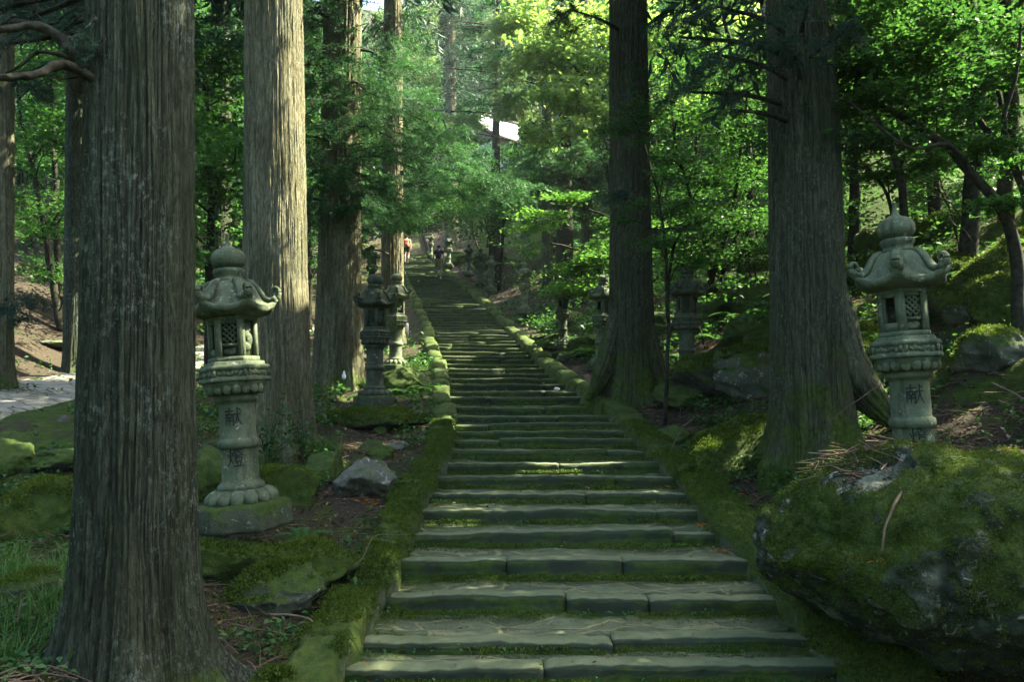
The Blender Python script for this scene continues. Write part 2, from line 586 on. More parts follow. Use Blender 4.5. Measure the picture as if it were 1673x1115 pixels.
M['herb'] = leaf_mat('herb_leaves', ((0.016, 0.055, 0.016), (0.035, 0.105, 0.028), (0.075, 0.165, 0.04)), 0.35)
M['moss_tuft'] = leaf_mat('moss_tufts', ((0.030, 0.056, 0.010), (0.062, 0.108, 0.015), (0.135, 0.175, 0.026)), 0.3, 0.1)
M['litter'] = leaf_mat('dead_leaves', ((0.045, 0.032, 0.02), (0.11, 0.075, 0.042), (0.22, 0.15, 0.08)), 0.15, 0.15)
M['orange'] = leaf_mat('orange_needles', ((0.20, 0.06, 0.012), (0.34, 0.13, 0.02), (0.42, 0.22, 0.04)), 0.2, 0.15)
# ------------------------------------------------------------------ the run of the stairway (measured off the photograph)
#        depth, pixel row, left edge, right edge
PROF = [(4.75, 1186, 535, 1412), (5.3, 1098, 568, 1368), (5.66, 1050, 598, 1318), (6.3, 979, 632, 1276), (6.9, 918, 656, 1228), (7.5, 874, 676, 1178), (8.1, 835, 690, 1146),
        (8.6, 808, 703, 1124), (9.1, 782, 715, 1102), (9.6, 758, 727, 1078), (10.1, 738, 736, 1054), (10.65, 721, 741, 1036), (11.15, 707, 743, 1024),
        (11.6, 696, 744, 1016), (12.2, 681, 744, 1000), (13.0, 664, 741, 972), (13.7, 651, 738, 952), (14.4, 638, 735, 938), (18, 600, 727, 888), (21.7, 560, 712, 848),
        (26, 530, 702, 820), (30, 500, 690, 790), (36, 470, 673, 757), (40, 452, 664, 736), (45, 436, 656, 716), (50, 422, 650, 702), (54, 412, 646, 696)]
_p = np.array([[d, W(0, y, d)[2], W(l, y, d)[0], W(r, y, d)[0]] for d, y, l, r in PROF])
_yy = np.linspace(4.75, 54, 400)


def _smooth(col):
    v = np.interp(_yy, _p[:, 0], _p[:, col])
    k = np.exp(-np.linspace(-2, 2, 5) ** 2)
    k /= k.sum()
    vp = np.concatenate([2 * v[0] - v[2:0:-1], v, 2 * v[-1] - v[-2:-4:-1]])
    return np.convolve(vp, k, 'valid')


_zs, _xl, _xr = _smooth(1), _smooth(2), _smooth(3)
BOT = _p[0, 1]


def zs(y):
    """Height of the stair line at depth y."""
    y = np.asarray(y, dtype=float)
    a = np.interp(y, _yy, _zs)
    a = np.where(y < 4.75, BOT - 0.02 * (4.75 - y), a)
    return np.where(y > 54, _zs[-1] + 0.34 * (y - 54) + 0.004 * (y - 54) ** 2, a)


def xl(y):
    y = np.asarray(y, dtype=float)
    a = np.interp(y, _yy, _xl)
    a = np.where(y < 4.75, _xl[0] - 0.05 * (4.75 - y), a)
    return np.where(y > 54, _xl[-1] - 0.16 * (y - 54), a)


def xr(y):
    y = np.asarray(y, dtype=float)
    a = np.interp(y, _yy, _xr)
    a = np.where(y < 4.75, _xr[0] + 0.05 * (4.75 - y), a)
    return np.where(y > 54, _xr[-1] - 0.16 * (y - 54), a)


def H(x, y, rough=True):
    """Ground height."""
    x = np.asarray(x, dtype=float)
    y = np.asarray(y, dtype=float)
    x, y = np.broadcast_arrays(x, y)
    s = zs(y)
    er = x - xr(y) - 0.30
    el = xl(y) - x - 0.30
    ar = np.interp(y, [4.9, 5.5, 6.4, 8.0, 12, 16, 22, 40], [-0.45, -0.25, 0.25, 0.55, 0.40, 0.22, 0.15, 0.1])
    br = np.interp(y, [4, 6, 8, 12, 20, 60], [0.22, 0.30, 0.42, 0.46, 0.40, 0.34])
    e = np.maximum(er, 0)
    right = ar * np.minimum(e, 1.0) ** np.interp(y, [7, 11], [2.0, 1.0]) + br * np.maximum(e - 1.0, 0) + 0.20 * np.maximum(e - 6, 0) + 0.2 * np.maximum(e - 25, 0)
    al = np.interp(y, [4.5, 6.6, 9, 12, 20, 40], [0.42, 0.26, 0.12, -0.06, -0.25, -0.3])
    e2 = np.maximum(el, 0)
    bl = np.interp(y, [4, 8, 11, 14, 20, 40], [-0.03, -0.01, 0.06, 0.05, 0.03, 0.03])
    left = al * np.minimum(e2, 1.0) + bl * np.clip(e2 - 1.0, 0, 8) + 0.16 * np.maximum(e2 - 9, 0) + 0.22 * np.maximum(e2 - 22, 0)
    # the bank on the far side of the paved path on the left
    bank = (0.42 * np.clip(-9.3 - x, 0, 3.5) + 0.1 * np.maximum(-12.8 - x, 0)) * sstep(11.5, 14.5, y) * (1 - sstep(30, 40, y))
    z = s + np.where(er > 0, right, 0) + np.where(el > 0, left + bank, 0)
    if rough:
        P = np.stack([x, y, np.zeros_like(x)], -1)
        out = np.maximum(er, el)
        k = sstep(0.0, 1.2, out)
        n = 0.30 * fbm(P / 3.1, 3, 5) + 0.10 * fbm(P / 0.8, 3, 9) + 0.035 * fbm(P / 0.22, 2, 23)
        n = n + 0.9 * sstep(6, 20, out) * fbm(P / 7.0, 3, 31)
        # humps like moss-grown stones under the soil of the right-hand slope
        hb = np.maximum(0, fbm(P / 1.3, 2, 77)) * sstep(1.5, 3.0, er) * sstep(4, 8, y)
        z = z + k * n + hb * 0.75
        inside = (er < -0.05) & (el < -0.05) & (y > 4.4)
        z = np.where(inside, s - 0.42, z)
    return z


def Hs(x, y):
    return float(H(np.array([x]), np.array([y]))[0])


# terrain sheet
def build_ground():
    t = np.linspace(-1, 1, 430)
    gx = 62 * np.sinh(4.2 * t) / np.sinh(4.2)
    gy = np.concatenate([np.linspace(-34, -5, 24, endpoint=False), -5 + 150 * np.sinh(3.7 * np.linspace(0, 1, 470)) / np.sinh(3.7)])
    X, Y = np.meshgrid(gx, gy)
    X = X + 0.5 * (xl(Y) + xr(Y))
    Z = H(X, Y)
    el = xl(Y) - X
    er = X - xr(Y)
    P = np.stack([X, Y, Z], -1)
    far = np.maximum(el, er)
    moss = 0.10 * np.exp(-np.maximum(far, 0) / 1.4) - 0.02 + 0.25 * sstep(2.0, 4, er) + 0.25 * sstep(4, 7, er) + 0.15 * sstep(5, 10, -X) * (Y < 11) + 0.2 * sstep(2.5, 3.5, -X) * (Y < 12.5)
    # the soil is cut down under the paving
    pth = (1 - sstep(1.25, 2.9, np.abs(X + 7.85 - 0.03 * (Y - 13)))) * sstep(8.8, 10.6, Y) * (1 - sstep(26, 28, Y))
    Z = Z * (1 - pth) + pth * (H(X, Y, False) - 0.02 + 0.05 * fbm(np.stack([X, Y, 0 * X], -1) / 0.5, 3, 9))
    P = np.stack([X, Y, Z], -1)
    moss = moss - 0.25 * sstep(13.5, 15.5, Y) * sstep(4.5, 6, el) * (Y < 26)
    moss = moss - 0.25 * np.exp(-((er - 1.0) / 0.8) ** 2) * sstep(12, 18, Y)
    me = mesh_np('ground', P.reshape(-1, 3), grid_quads(len(gy), len(gx)), None, True, {'moss': moss.ravel()})
    tag(obj('ground', me, M['ground']), kind='structure')


build_ground()


def build_path():
    """Pale stone-paved path on the left, climbing to the right behind the great cedar."""
    n, w = 110, 18
    ys = np.linspace(10.4, 27, n)
    v = np.linspace(-1, 1, w)
    Y, V = np.meshgrid(ys, v, indexing='ij')
    X = -7.85 + 0.03 * (Y - 13) - 0.012 * np.maximum(0, 13 - Y) ** 2 + V * (1.05 + 0.06 * vnoise(np.stack([Y * 1.5, V * 0, V * 0], -1), 4))
    P0 = np.stack([X, Y, 0 * X], -1)
    Z = H(X, Y, False) + 0.04 + 0.05 * fbm(P0 / 3.1, 3, 5) + 0.02 * fbm(P0 / 0.3, 2, 8) - 0.5 * np.maximum(0, np.abs(V) - 0.85)
    t = NT('path_paving')
    p = t.pos()
    mp = t.n('ShaderNodeMapping', i_Scale=(2.2, 3.4, 1.0), i_Rotation=(0, 0, 0.4))
    t.l(p, mp.inputs['Vector'])
    vo = t.n('ShaderNodeTexVoronoi', feature='DISTANCE_TO_EDGE', i_Scale=1.0)
    t.l(mp.outputs[0], vo.inputs['Vector'])
    j = t.mrange(vo.outputs['Distance'], 0.015, 0.06)
    c = t.ramp(t.noise(p, 5, 6, 0.65), [(0.3, (0.15, 0.145, 0.105)), (0.7, (0.30, 0.285, 0.21))])
    c = t.mix(j, (0.07, 0.07, 0.045), c)
    mk = t.mrange(t.noise(p, 1.8, 5, 0.7), 0.52, 0.68)
    c = t.mix(t.math('MULTIPLY', mk, 0.7), c, (0.06, 0.075, 0.03))
    t.l(c, t.b.inputs['Base Color'])
    t.b.inputs['Roughness'].default_value = 0.9
    t.bump(t.math('ADD', t.math('MULTIPLY', j, 0.4), t.noise(p, 20, 4)), 0.5, 0.03)
    tag(obj('path', mesh_np('path', np.stack([X, Y, Z], -1).reshape(-1, 3), grid_quads(n, w)), t.m), kind='structure')


build_path()

# ------------------------------------------------------------------ stairway
NOSE = [4.85, 5.3, 5.66, 6.3, 6.9, 7.5, 8.1, 8.6, 9.1, 9.6, 10.1, 10.65, 11.15, 11.6, 12.2, 13.0, 13.7]
_z = float(zs(NOSE[-1]))
while NOSE[-1] < 53:
    dz = 0.135 if NOSE[-1] < 24 else 0.155
    dd = np.linspace(NOSE[-1] + 0.05, 55, 2000)
    q = zs(dd) - zs(NOSE[-1]) - dz
    NOSE.append(float(dd[np.argmax(q > 0)]) if (q > 0).any() else 55.0)
NSTEP = len(NOSE) - 1
STEPZ = [float(zs(d)) for d in NOSE]


def build_stairs():
    root = thing('stone_stairway', (0, NOSE[0], STEPZ[0]), 'long flight of worn mossy stone steps climbing through the forest', 'stairway')
    for i in range(NSTEP):
        d, d2, z = NOSE[i], NOSE[i + 1], STEPZ[i]
        zb = STEPZ[i - 1] if i else z - 0.14
        near = d < 16
        x0, x1 = float(xl(d)) - 0.14, float(xr(d)) + 0.14
        off = np.array([0, NOSE[0], STEPZ[0]])
        es = 0.22 if near else 0.18                    # depth of the dressed edge stone
        # tread: stones in mortar, moss heaped against the riser behind
        nx = 110 if d < 10 else (50 if d < 20 else 20)
        ny = 16 if d < 10 else (8 if near else 4)
        vv = np.linspace(0, 1, ny)
        xx = np.linspace(0, 1, nx)
        Vg, U = np.meshgrid(vv, xx, indexing='ij')
        yy = d + es * 0.9 + (d2 + 0.16 - d - es * 0.9) * Vg
        X = x0 + (x1 - x0) * U + 0 * yy
        P0 = np.stack([X, yy, np.full_like(X, i * 3.7)], -1)
        back = sstep(0.45, 1.0, Vg + 0.28 * fbm(P0 / 0.7, 3, 3))
        edge = np.exp(-(U * (x1 - x0)) / 0.35) + np.exp(-((1 - U) * (x1 - x0)) / 0.35)
        Z = z - 0.012 + 0.022 * fbm(P0 / 0.35, 3, 6) + 0.045 * back * (0.6 + 0.5 * fbm(P0 / 0.12, 2, 12)) + 0.07 * edge * (0.6 + 0.5 * vnoise(P0 / 0.15, 5))
        moss = 0.16 + 0.62 * back + 0.5 * edge
        if d > 9:
            moss = moss + 0.12
        G = np.stack([X, yy, Z], -1)
        skirt = G[:1] - np.array([0, 0.0, 0.12])          # the tread turns down behind the edge stones
        V = np.concatenate([skirt, G]).reshape(-1, 3) - off
        moss = np.concatenate([moss[:1] + 0.3, moss])
        st = obj('step', mesh_np('step', V, grid_quads(ny + 1, nx), None, True, {'moss': moss.ravel()}), M['tread'], root)
        # edge stones: two to four dressed blocks with soft noses
        r = np.random.default_rng(100 + i)
        nb = int(r.integers(2, 4)) if d < 8 else 2
        cuts = np.sort(r.uniform(0.18, 0.82, nb - 1)) if nb > 1 else np.array([])
        while nb > 2 and np.min(np.diff(cuts)) < 0.18:
            cuts = np.sort(r.uniform(0.18, 0.82, nb - 1))
        cuts = np.concatenate([[0], cuts, [1]])
        mb = MB()
        rr = min(0.028, 0.35 * (z - zb))
        a = np.linspace(0, np.pi / 2, 5)
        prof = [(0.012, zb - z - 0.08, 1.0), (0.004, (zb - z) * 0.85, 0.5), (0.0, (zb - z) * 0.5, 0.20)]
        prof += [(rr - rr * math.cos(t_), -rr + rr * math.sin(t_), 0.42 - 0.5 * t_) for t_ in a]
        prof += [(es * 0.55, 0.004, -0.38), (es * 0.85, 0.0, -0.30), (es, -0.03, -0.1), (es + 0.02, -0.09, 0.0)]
        prof = np.array(prof)
        for b in range(nb):
            u0, u1 = x0 + (x1 - x0) * cuts[b], x0 + (x1 - x0) * cuts[b + 1]
            g = 0.004
            m = max(4, int((u1 - u0) / (0.035 if d < 10 else 0.09 if near else 0.25)))
            px = np.linspace(u0 + g, u1 - g, m)
            sk, tz, ty = r.normal(0, 0.010), r.normal(0, 0.009), r.normal(0, 0.025)
            A, B = np.meshgrid(np.arange(len(prof)), px, indexing='ij')
            pr = prof[A]
            Pn = np.stack([B, pr[..., 1] * 1.5, np.full_like(B, i * 2.31 + b)], -1)
            Yv = d + pr[..., 0] + ty + sk * (B - u0) + 0.035 * fbm(Pn / 0.5, 3, 40) + 0.020 * fbm(Pn / 0.09, 3, 41)
            Zv = z + pr[..., 1] + tz + sk * 0.6 * (B - u0) + 0.024 * fbm(Pn / 0.6, 3, 44) + 0.013 * fbm(Pn / 0.08, 3, 45) - 0.012 * np.exp(-np.minimum(B - u0, u1 - B) / 0.02) * (pr[..., 1] > -0.08)
            Xv = B + 0
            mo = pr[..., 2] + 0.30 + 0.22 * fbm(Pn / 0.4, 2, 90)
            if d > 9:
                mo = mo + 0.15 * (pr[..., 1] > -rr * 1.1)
            V = np.stack([Xv, Yv, Zv], -1)
            # end caps by pulling the last columns inwards
            capL = V[:, :1].copy(); capL[..., 1] = d + es * 0.5; capL[..., 2] = np.minimum(capL[..., 2], z - 0.03)
            capR = V[:, -1:].copy(); capR[..., 1] = d + es * 0.5; capR[..., 2] = np.minimum(capR[..., 2], z - 0.03)
            V = np.concatenate([capL, V, capR], 1)
            mo = np.concatenate([mo[:, :1] + 0.3, mo, mo[:, -1:] + 0.3], 1)
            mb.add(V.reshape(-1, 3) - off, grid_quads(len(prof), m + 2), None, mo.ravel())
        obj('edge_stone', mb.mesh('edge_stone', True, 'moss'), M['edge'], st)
    return root


build_stairs()


def build_kerb(side):
    """Rows of rough moss-grown kerb stones along the stairs, tilted with the slope."""
    root_label = ('mossy kerb of rough stones along the left edge of the stairway' if side < 0 else 'mossy kerb of rough stones along the right edge of the stairway')
    mb = MB()
    r = np.random.default_rng(5 if side < 0 else 6)
    y = 3.3 if side < 0 else 3.3
    org = np.array([float(xl(6) if side < 0 else xr(6)), 6.0, float(zs(6))])
    while y < 53:
        L = r.uniform(0.55, 1.15) * (1 if y < 20 else 1.5)
        w = (r.uniform(0.28, 0.38) if side < 0 else r.uniform(0.30, 0.44)) + (0.18 if (side > 0 and y < 7) else 0)
        h = r.uniform(0.05, 0.12)
        n, m = (40, 28) if y < 12 else ((10, 9) if y < 25 else (5, 7))
        s = np.linspace(0, 1, n)
        c = np.linspace(0, 1, m)
        S, C = np.meshgrid(s, c, indexing='ij')
        Y = y + L * S
        # cross section: outer foot, outer side, top, inner side, inner foot
        cx = np.interp(C, [0, 0.18, 0.3, 0.72, 0.82, 1.0], [1.12, 1.05, 0.9, 0.12, 0.0, 0.0])
        cz = np.interp(C, [0, 0.18, 0.3, 0.72, 0.82, 1.0], [-0.3, -0.02, h, h + 0.01, -0.02, -0.3])
        base = zs(Y) + 0.05
        # each stone lies a little flatter than the run of the stairs
        mean = float(zs(y + L / 2)) + 0.05
        base = base * 0.75 + mean * 0.25
        X = (xl(Y) - cx * w + 0.02) if side < 0 else (xr(Y) + cx * w - 0.02)
        X = X + side * -1 * r.normal(0, 0.018)
        P = np.stack([X, Y, base + cz], -1)
        k = np.clip((cz + 0.3) / 0.3, 0, 1)
        P[..., 2] += k * (0.07 * fbm(P / 0.30, 3, 60) + 0.035 * fbm(P / 0.09, 3, 61))
        P[..., 0] += 0.07 * fbm(P / 0.22, 3, 63)
        end = np.minimum(S, 1 - S) * L
        P[..., 2] -= (0.06 * np.exp(-end / 0.05)) * k
        e0, e1 = P[:1].copy(), P[-1:].copy()
        e0[..., 2] -= 0.22
        e1[..., 2] -= 0.22
        P = np.concatenate([e0, P, e1])
        mb.add(P.reshape(-1, 3) - org, grid_quads(n + 2, m))
        y += L + 0.015
    o = obj('stone_kerb', mb.mesh('stone_kerb'), M['kerb'], None, org)
    tag(o, root_label, 'kerb')
    return o


KERBS = [build_kerb(-1), build_kerb(1)]
# ------------------------------------------------------------------ leaves, needles, trunks
SUNSPOTS = []
LEAFSPOTS = []          # the same for lit foliage; the lit trees themselves are left whole
RECEIVER = [False]
#          # (point, radius, nearest leaf that may shade it): the crowns are open along these rays to the sun


def sun_open(P, margin=0.0):
    """Mask of the crown points that do not hang in one of the gaps the sun comes through."""
    keep = np.ones(len(P), dtype=bool)
    if not len(P):
        return keep
    # the opening over the stairway, and the gap in the leaves through which the hall is seen
    xm = 0.5 * (xl(P[:, 1]) + xr(P[:, 1]))
    keep &= ~((P[:, 2] > zs(P[:, 1]) + 7.0) & (np.abs(P[:, 0] - xm) < 0.95) & (P[:, 1] < 40))
    v = W(826, 216, 74.0)
    s = np.clip(P @ v / (v @ v), 0, 1)
    off = P - s[:, None] * v
    keep &= ~((P[:, 1] > 17) & (np.abs(off[:, 0]) < 0.017 * P[:, 1] + margin) & (np.abs(off[:, 2]) < 0.013 * P[:, 1] + margin))
    lo, hi = P.min(0), P.max(0)
    mid, ext = (lo + hi) / 2, np.linalg.norm(hi - lo) / 2
    for c, r, tmin in (SUNSPOTS if RECEIVER[0] else SUNSPOTS + LEAFSPOTS):
        q = mid - c
        t = q @ SUNV
        if t < tmin - ext or np.linalg.norm(q - t * SUNV) > r + ext + margin:
            continue
        d = P - c
        t = d @ SUNV
        perp = np.linalg.norm(d - t[:, None] * SUNV, axis=1)
        keep &= ~((t > tmin - margin) & (perp < r + margin))
    return keep


def unit(a):
    return a / (np.linalg.norm(a, axis=-1, keepdims=True) + 1e-9)


def leaf_quads(C, N, D, L, Wd, fold=0.12):
    """Folded diamond leaves: centres C, normals N, axis directions D."""
    D = unit(D - N * np.sum(D * N, -1, keepdims=True))
    S = np.cross(N, D)
    L = np.asarray(L)[:, None]
    Wd = np.asarray(Wd)[:, None]
    a = C - D * L * 0.5
    b = C + S * Wd * 0.5 + N * L * fold - D * L * 0.05
    c = C + D * L * 0.5 - N * L * 0.08
    e = C - S * Wd * 0.5 + N * L * fold - D * L * 0.05
    V = np.stack([a, b, c, e], 1).reshape(-1, 3)
    Q = np.arange(len(V)).reshape(-1, 4)
    return V, Q


def rand_dir(n, r):
    v = r.normal(size=(n, 3))
    return unit(v)


def broad_leaves(C, size, r, flat=0.55, lobed=False):
    """Leaves at points C lying mostly flat and drooping; lobed ones are three blades from one stalk."""
    n = len(C)
    N = unit(np.array([0, 0, 1.0]) + flat * r.normal(size=(n, 3)))
    D = rand_dir(n, r)
    D[:, 2] -= 0.35
    L = size * r.uniform(0.65, 1.3, n)
    if not lobed:
        return leaf_quads(C, N, D, L, L * r.uniform(0.5, 0.7, n))
    D = unit(D - N * np.sum(D * N, -1, keepdims=True))
    S = np.cross(N, D)
    V, Q, k = [], [], 0
    for ang, ln in ((0, 1.0), (0.85, 0.8), (-0.85, 0.8)):
        d2 = D * math.cos(ang) + S * math.sin(ang)
        v, q = leaf_quads(C + d2 * (L * ln * 0.45)[:, None], N, d2, L * ln * 0.95, L * 0.36)
        V.append(v)
        Q.append(q + k)
        k += len(v)
    return np.concatenate(V), np.concatenate(Q)


def pad_points(n, c, rad, r, clumps=None, flat=0.35):
    """Points in uneven clumps within an ellipsoid."""
    m = clumps or max(4, n // 130)
    cc = unit(r.normal(size=(m, 3))) * (r.uniform(0, 1, (m, 1)) ** (1 / 2.2))
    wgt = r.uniform(0.3, 1.0, m)
    idx = r.choice(m, n, p=wgt / wgt.sum())
    sp = 0.62 / m ** (1 / 3.0) + 0.06
    q = r.normal(size=(n, 3)) * sp * np.array([1, 1, flat / 0.5])
    return np.asarray(c) + (cc[idx] + q) * np.asarray(rad), np.asarray(c) + cc * np.asarray(rad)


def cedar_fronds(S, E, r, ntw=20, nneed=16, twl=0.32, nl=0.075, nw=0.011, sag=0.18):
    """Drooping cedar branchlets from S to E, clothed in twigs of needles. Returns needles and the branch curves."""
    n = len(S)
    t = (np.arange(ntw) + r.uniform(0, 1, (n, ntw))) / ntw
    t = 0.12 + 0.88 * t
    ax = E - S
    ln = np.linalg.norm(ax, axis=1)
    P = S[:, None, :] + ax[:, None, :] * t[..., None]
    P[..., 2] -= sag * ln[:, None] * (t ** 2 - 0.35 * t ** 4)
    d = unit(ax)[:, None, :].repeat(ntw, 1)
    side = unit(np.cross(d, np.array([0, 0, 1.0])) + 1e-4)
    sg = r.choice([-1, 1], (n, ntw, 1))
    td = unit(d * r.uniform(0.5, 1.1, (n, ntw, 1)) + side * sg * r.uniform(0.3, 1.0, (n, ntw, 1)) + np.array([0, 0, 1.0]) * r.normal(-0.22, 0.35, (n, ntw, 1)))
    P = P.reshape(-1, 3)
    td = td.reshape(-1, 3)
    clear = sun_open(P, twl * 1.3 + nl)
    tl = twl * r.uniform(0.55, 1.25, len(P)) * (1.15 - 0.5 * t.reshape(-1))
    m = len(P)
    u = (np.arange(nneed) + 0.5) / nneed
    u = u[None, :] + r.uniform(-0.03, 0.03, (m, nneed))
    B = P[:, None, :] + td[:, None, :] * (tl[:, None] * u)[..., None]
    B[..., 2] -= 0.16 * tl[:, None] * u ** 2
    rd = r.normal(size=(m, nneed, 3))
    nd = unit(td[:, None, :] * 0.9 + rd * 0.62)
    C = (B + nd * nl * 0.45).reshape(-1, 3)
    nd = nd.reshape(-1, 3)
    keep = np.repeat(clear, nneed)
    j = np.where(~keep)[0]
    if len(j):
        keep[j] = sun_open(C[j])
    C, nd = C[keep], nd[keep]
    N = unit(np.cross(nd, r.normal(size=nd.shape)))
    L = nl * r.uniform(0.7, 1.3, len(C))
    return leaf_quads(C, N, nd, L, np.full(len(C), nw), 0.03)


def trunk_mesh(h, r0, r1, nseg=96, nz=80, flare=0.5, flare_h=0.6, ridge=0.035, lean=(0, 0), lobes=6, seed=0, zdense=None, roots=0.0, zlow=-0.5):
    """Tapered cedar trunk with fluted bark and spreading feet."""
    r = np.random.default_rng(seed)
    if zdense:
        z = np.concatenate([np.linspace(zlow, zdense, nz, endpoint=False), np.linspace(zdense, h, max(8, nz // 5))])
    else:
        z = np.linspace(zlow, h, nz)
    th = np.arange(nseg) / nseg * 2 * np.pi
    Z, TH = np.meshgrid(z, th, indexing='ij')
    t = np.clip(Z / h, 0, 1)
    rad = r0 + (r1 - r0) * t ** 0.9
    ph = r.uniform(0, 6.28, 4)
    lob = 0.5 + 0.5 * np.sin(lobes * TH + ph[0] + 0.7 * np.sin(2 * TH + ph[1]))
    lob2 = 0.5 + 0.5 * np.sin((lobes // 2 + 1) * TH + ph[2])
    f = np.exp(-np.maximum(Z, -0.08) / flare_h)
    rad = rad * (1 + flare * f * (0.55 + 0.6 * lob * lob2) + roots * np.exp(-np.maximum(Z, -0.08) / (flare_h * 0.4)) * lob ** 2)
    rad = rad * (1 + 0.018 * np.sin(3 * TH + ph[3] + 0.12 * Z) * (0.5 + 0.5 * f))
    cth, sth = np.cos(TH), np.sin(TH)
    per = 2 * np.pi * r0
    k = per / 0.30                      # broad plates
    warp = 0.75 * fbm(np.stack([cth * 1.8, sth * 1.8, Z * 0.9], -1), 3, seed + 3)
    a = fbm(np.stack([np.cos(TH + warp * 0.15) * k, np.sin(TH + warp * 0.15) * k, Z * 0.42], -1), 3, seed + 1)
    k2 = k * 2.6
    b = fbm(np.stack([np.cos(TH + warp * 0.15) * k2, np.sin(TH + warp * 0.15) * k2, Z * 0.75], -1), 3, seed + 2)
    ga = 1 - np.clip(np.abs(a) * 5.0, 0, 1)
    gb = 1 - np.clip(np.abs(b) * 4.0, 0, 1)
    groove = np.clip(ga * 0.8 + gb * 0.55, 0, 1)
    rad = rad - ridge * (ga ** 1.5 * 0.9 + gb ** 1.5 * 0.45) + ridge * 0.4 * b
    c3 = fbm(np.stack([cth * k * 6.5, sth * k * 6.5, Z * 1.6], -1), 2, seed + 5)
    rad = rad - 0.30 * ridge * np.clip(1 - np.abs(c3) * 3.5, 0, 1)
    groove = np.clip(groove + 0.3 * np.clip(1 - np.abs(c3) * 4, 0, 1), 0, 1)
    rad = rad + 0.25 * ridge * fbm(np.stack([cth * k * 4, sth * k * 4, Z * 6], -1), 2, seed + 8)
    X = rad * cth + lean[0] * Z
    Y = rad * sth + lean[1] * Z
    V = np.stack([X, Y, Z], -1).reshape(-1, 3)
    return mesh_np('trunk', V, grid_quads(len(z), nseg, True), None, True, {'groove': groove.ravel()})


def cedar_crown_mesh(z0, z1, rad, n, r, org, lean=(0, 0), size=1.0):
    """High crown of a tall cedar: whorled drooping branches of coarse sprays (local coordinates, org = foot of the tree)."""
    zz = r.uniform(0, 1, n) ** 0.9 * (z1 - z0) + z0
    th = r.uniform(0, 2 * np.pi, n)
    ln = rad * (1.05 - 0.75 * (zz - z0) / (z1 - z0)) * r.uniform(0.6, 1.1, n)
    S = np.stack([lean[0] * zz, lean[1] * zz, zz], -1)
    E = S + np.stack([np.cos(th) * ln, np.sin(th) * ln, -0.12 * ln + r.normal(0, 0.25, n)], -1)
    V, Q = cedar_fronds(S + org, E + org, r, 16, 9, 0.95 * size, 0.34 * size, 0.075 * size, 0.15)
    return V - org, Q


def bough_mesh(S, E, sag=0.15, r0=0.03, mb=None, n=5):
    mb = mb or MB()
    for s, e in zip(S, E):
        t = np.linspace(0, 1, 7)[:, None]
        P = s + (e - s) * t
        P[:, 2] -= sag * np.linalg.norm(e - s) * (t[:, 0] ** 2 - 0.35 * t[:, 0] ** 4)
        v, q, tt = tube(P, np.linspace(r0, r0 * 0.25, 7), n)
        mb.add(v, q, tt)
    return mb
# ------------------------------------------------------------------ where the canopy is open to the sun
def spot(px, py, d, r, tmin=1.5, leaf=False):
    (LEAFSPOTS if leaf else SUNSPOTS).append((W(px, py, d), r, tmin))


for _y in (10, 120, 230, 340, 440):
    spot(492, _y, 10.0, 0.42)               # the lit right flank of the second cedar
for _y in (0, 60, 120):
    spot(585, _y, 15.0, 0.35)
for _y in (270, 340, 410, 480, 540):
    spot(655, _y, 22.0, 0.5)
for _y in (40, 150, 250, 330):
    spot(376, _y, 16.0, 0.3)
for _x, _y, _d, _r in ((690, 590, 18.5, 0.9), (700, 560, 21, 0.8), (760, 575, 20, 0.55), (800, 545, 24, 0.7), (850, 535, 24, 0.9), (870, 560, 21, 0.4), (735, 690, 11.5, 0.28),
                       (640, 690, 10.6, 0.3), (900, 762, 9.5, 0.28), (980, 757, 9.6, 0.25), (740, 640, 14.0, 0.3), (770, 500, 30, 0.9), (740, 600, 18.0, 0.35),
                       (690, 410, 50, 2.0), (735, 400, 46, 1.4), (960, 400, 33, 1.5), (665, 400, 48, 1.2), (720, 430, 42, 1.0),
                       (1200, 465, 14.5, 0.6), (1230, 460, 14.5, 0.5), (1600, 495, 8.6, 0.35), (950, 530, 20, 0.6), (900, 500, 22, 0.5), (60, 890, 6.2, 0.25), (40, 860, 6.6, 0.25),
                       (1240, 620, 9.0, 0.22), (1395, 470, 8.6, 0.2), (560, 720, 9.3, 0.25)):
    spot(_x, _y, _d, _r)
for _x, _y, _d, _r in ((930, 60, 25, 2.4), (980, 130, 25, 2.2), (900, 170, 25, 2.0), (860, 40, 27, 2.4), (1040, 190, 17, 1.0), (780, 90, 26, 2.6), (700, 60, 26, 2.4), (820, 160, 26, 2.2), (850, 290, 20.5, 1.4),
                       (760, 30, 26, 2.4), (640, 40, 25, 2.0), (680, 150, 25, 1.6), (740, 200, 25, 1.8), (1080, 60, 25, 2.0), (1100, 150, 24, 1.8), (650, 110, 15, 0.7), (590, 130, 14.4, 0.5), (760, 280, 20.5, 1.3)):
    spot(_x, _y, _d, _r, 1.3, True)
for _x, _y, _d, _r in ((930, 350, 20, 1.1), (1000, 390, 19, 1.0), (890, 420, 19.5, 1.2), (960, 430, 19.5, 1.2), (900, 350, 20, 0.9), (930, 460, 19, 0.9), (1130, 260, 16, 1.0), (1160, 360, 16, 1.0), (1100, 190, 16, 1.0), (1190, 240, 16.4, 1.0), (1100, 340, 15.8, 0.8), (1220, 340, 16.4, 0.8), (1200, 150, 16.5, 1.0)):
    spot(_x, _y, _d, _r, 0.9, True)
for _x, _y, _d, _r in ((1420, 90, 8.3, 0.6), (1500, 130, 8.5, 0.6), (1450, 200, 8.2, 0.5), (1590, 70, 9.6, 0.7), (1640, 190, 9.5, 0.6), (1510, 60, 9.8, 0.6)):
    spot(_x, _y, _d, _r, 0.8, True)
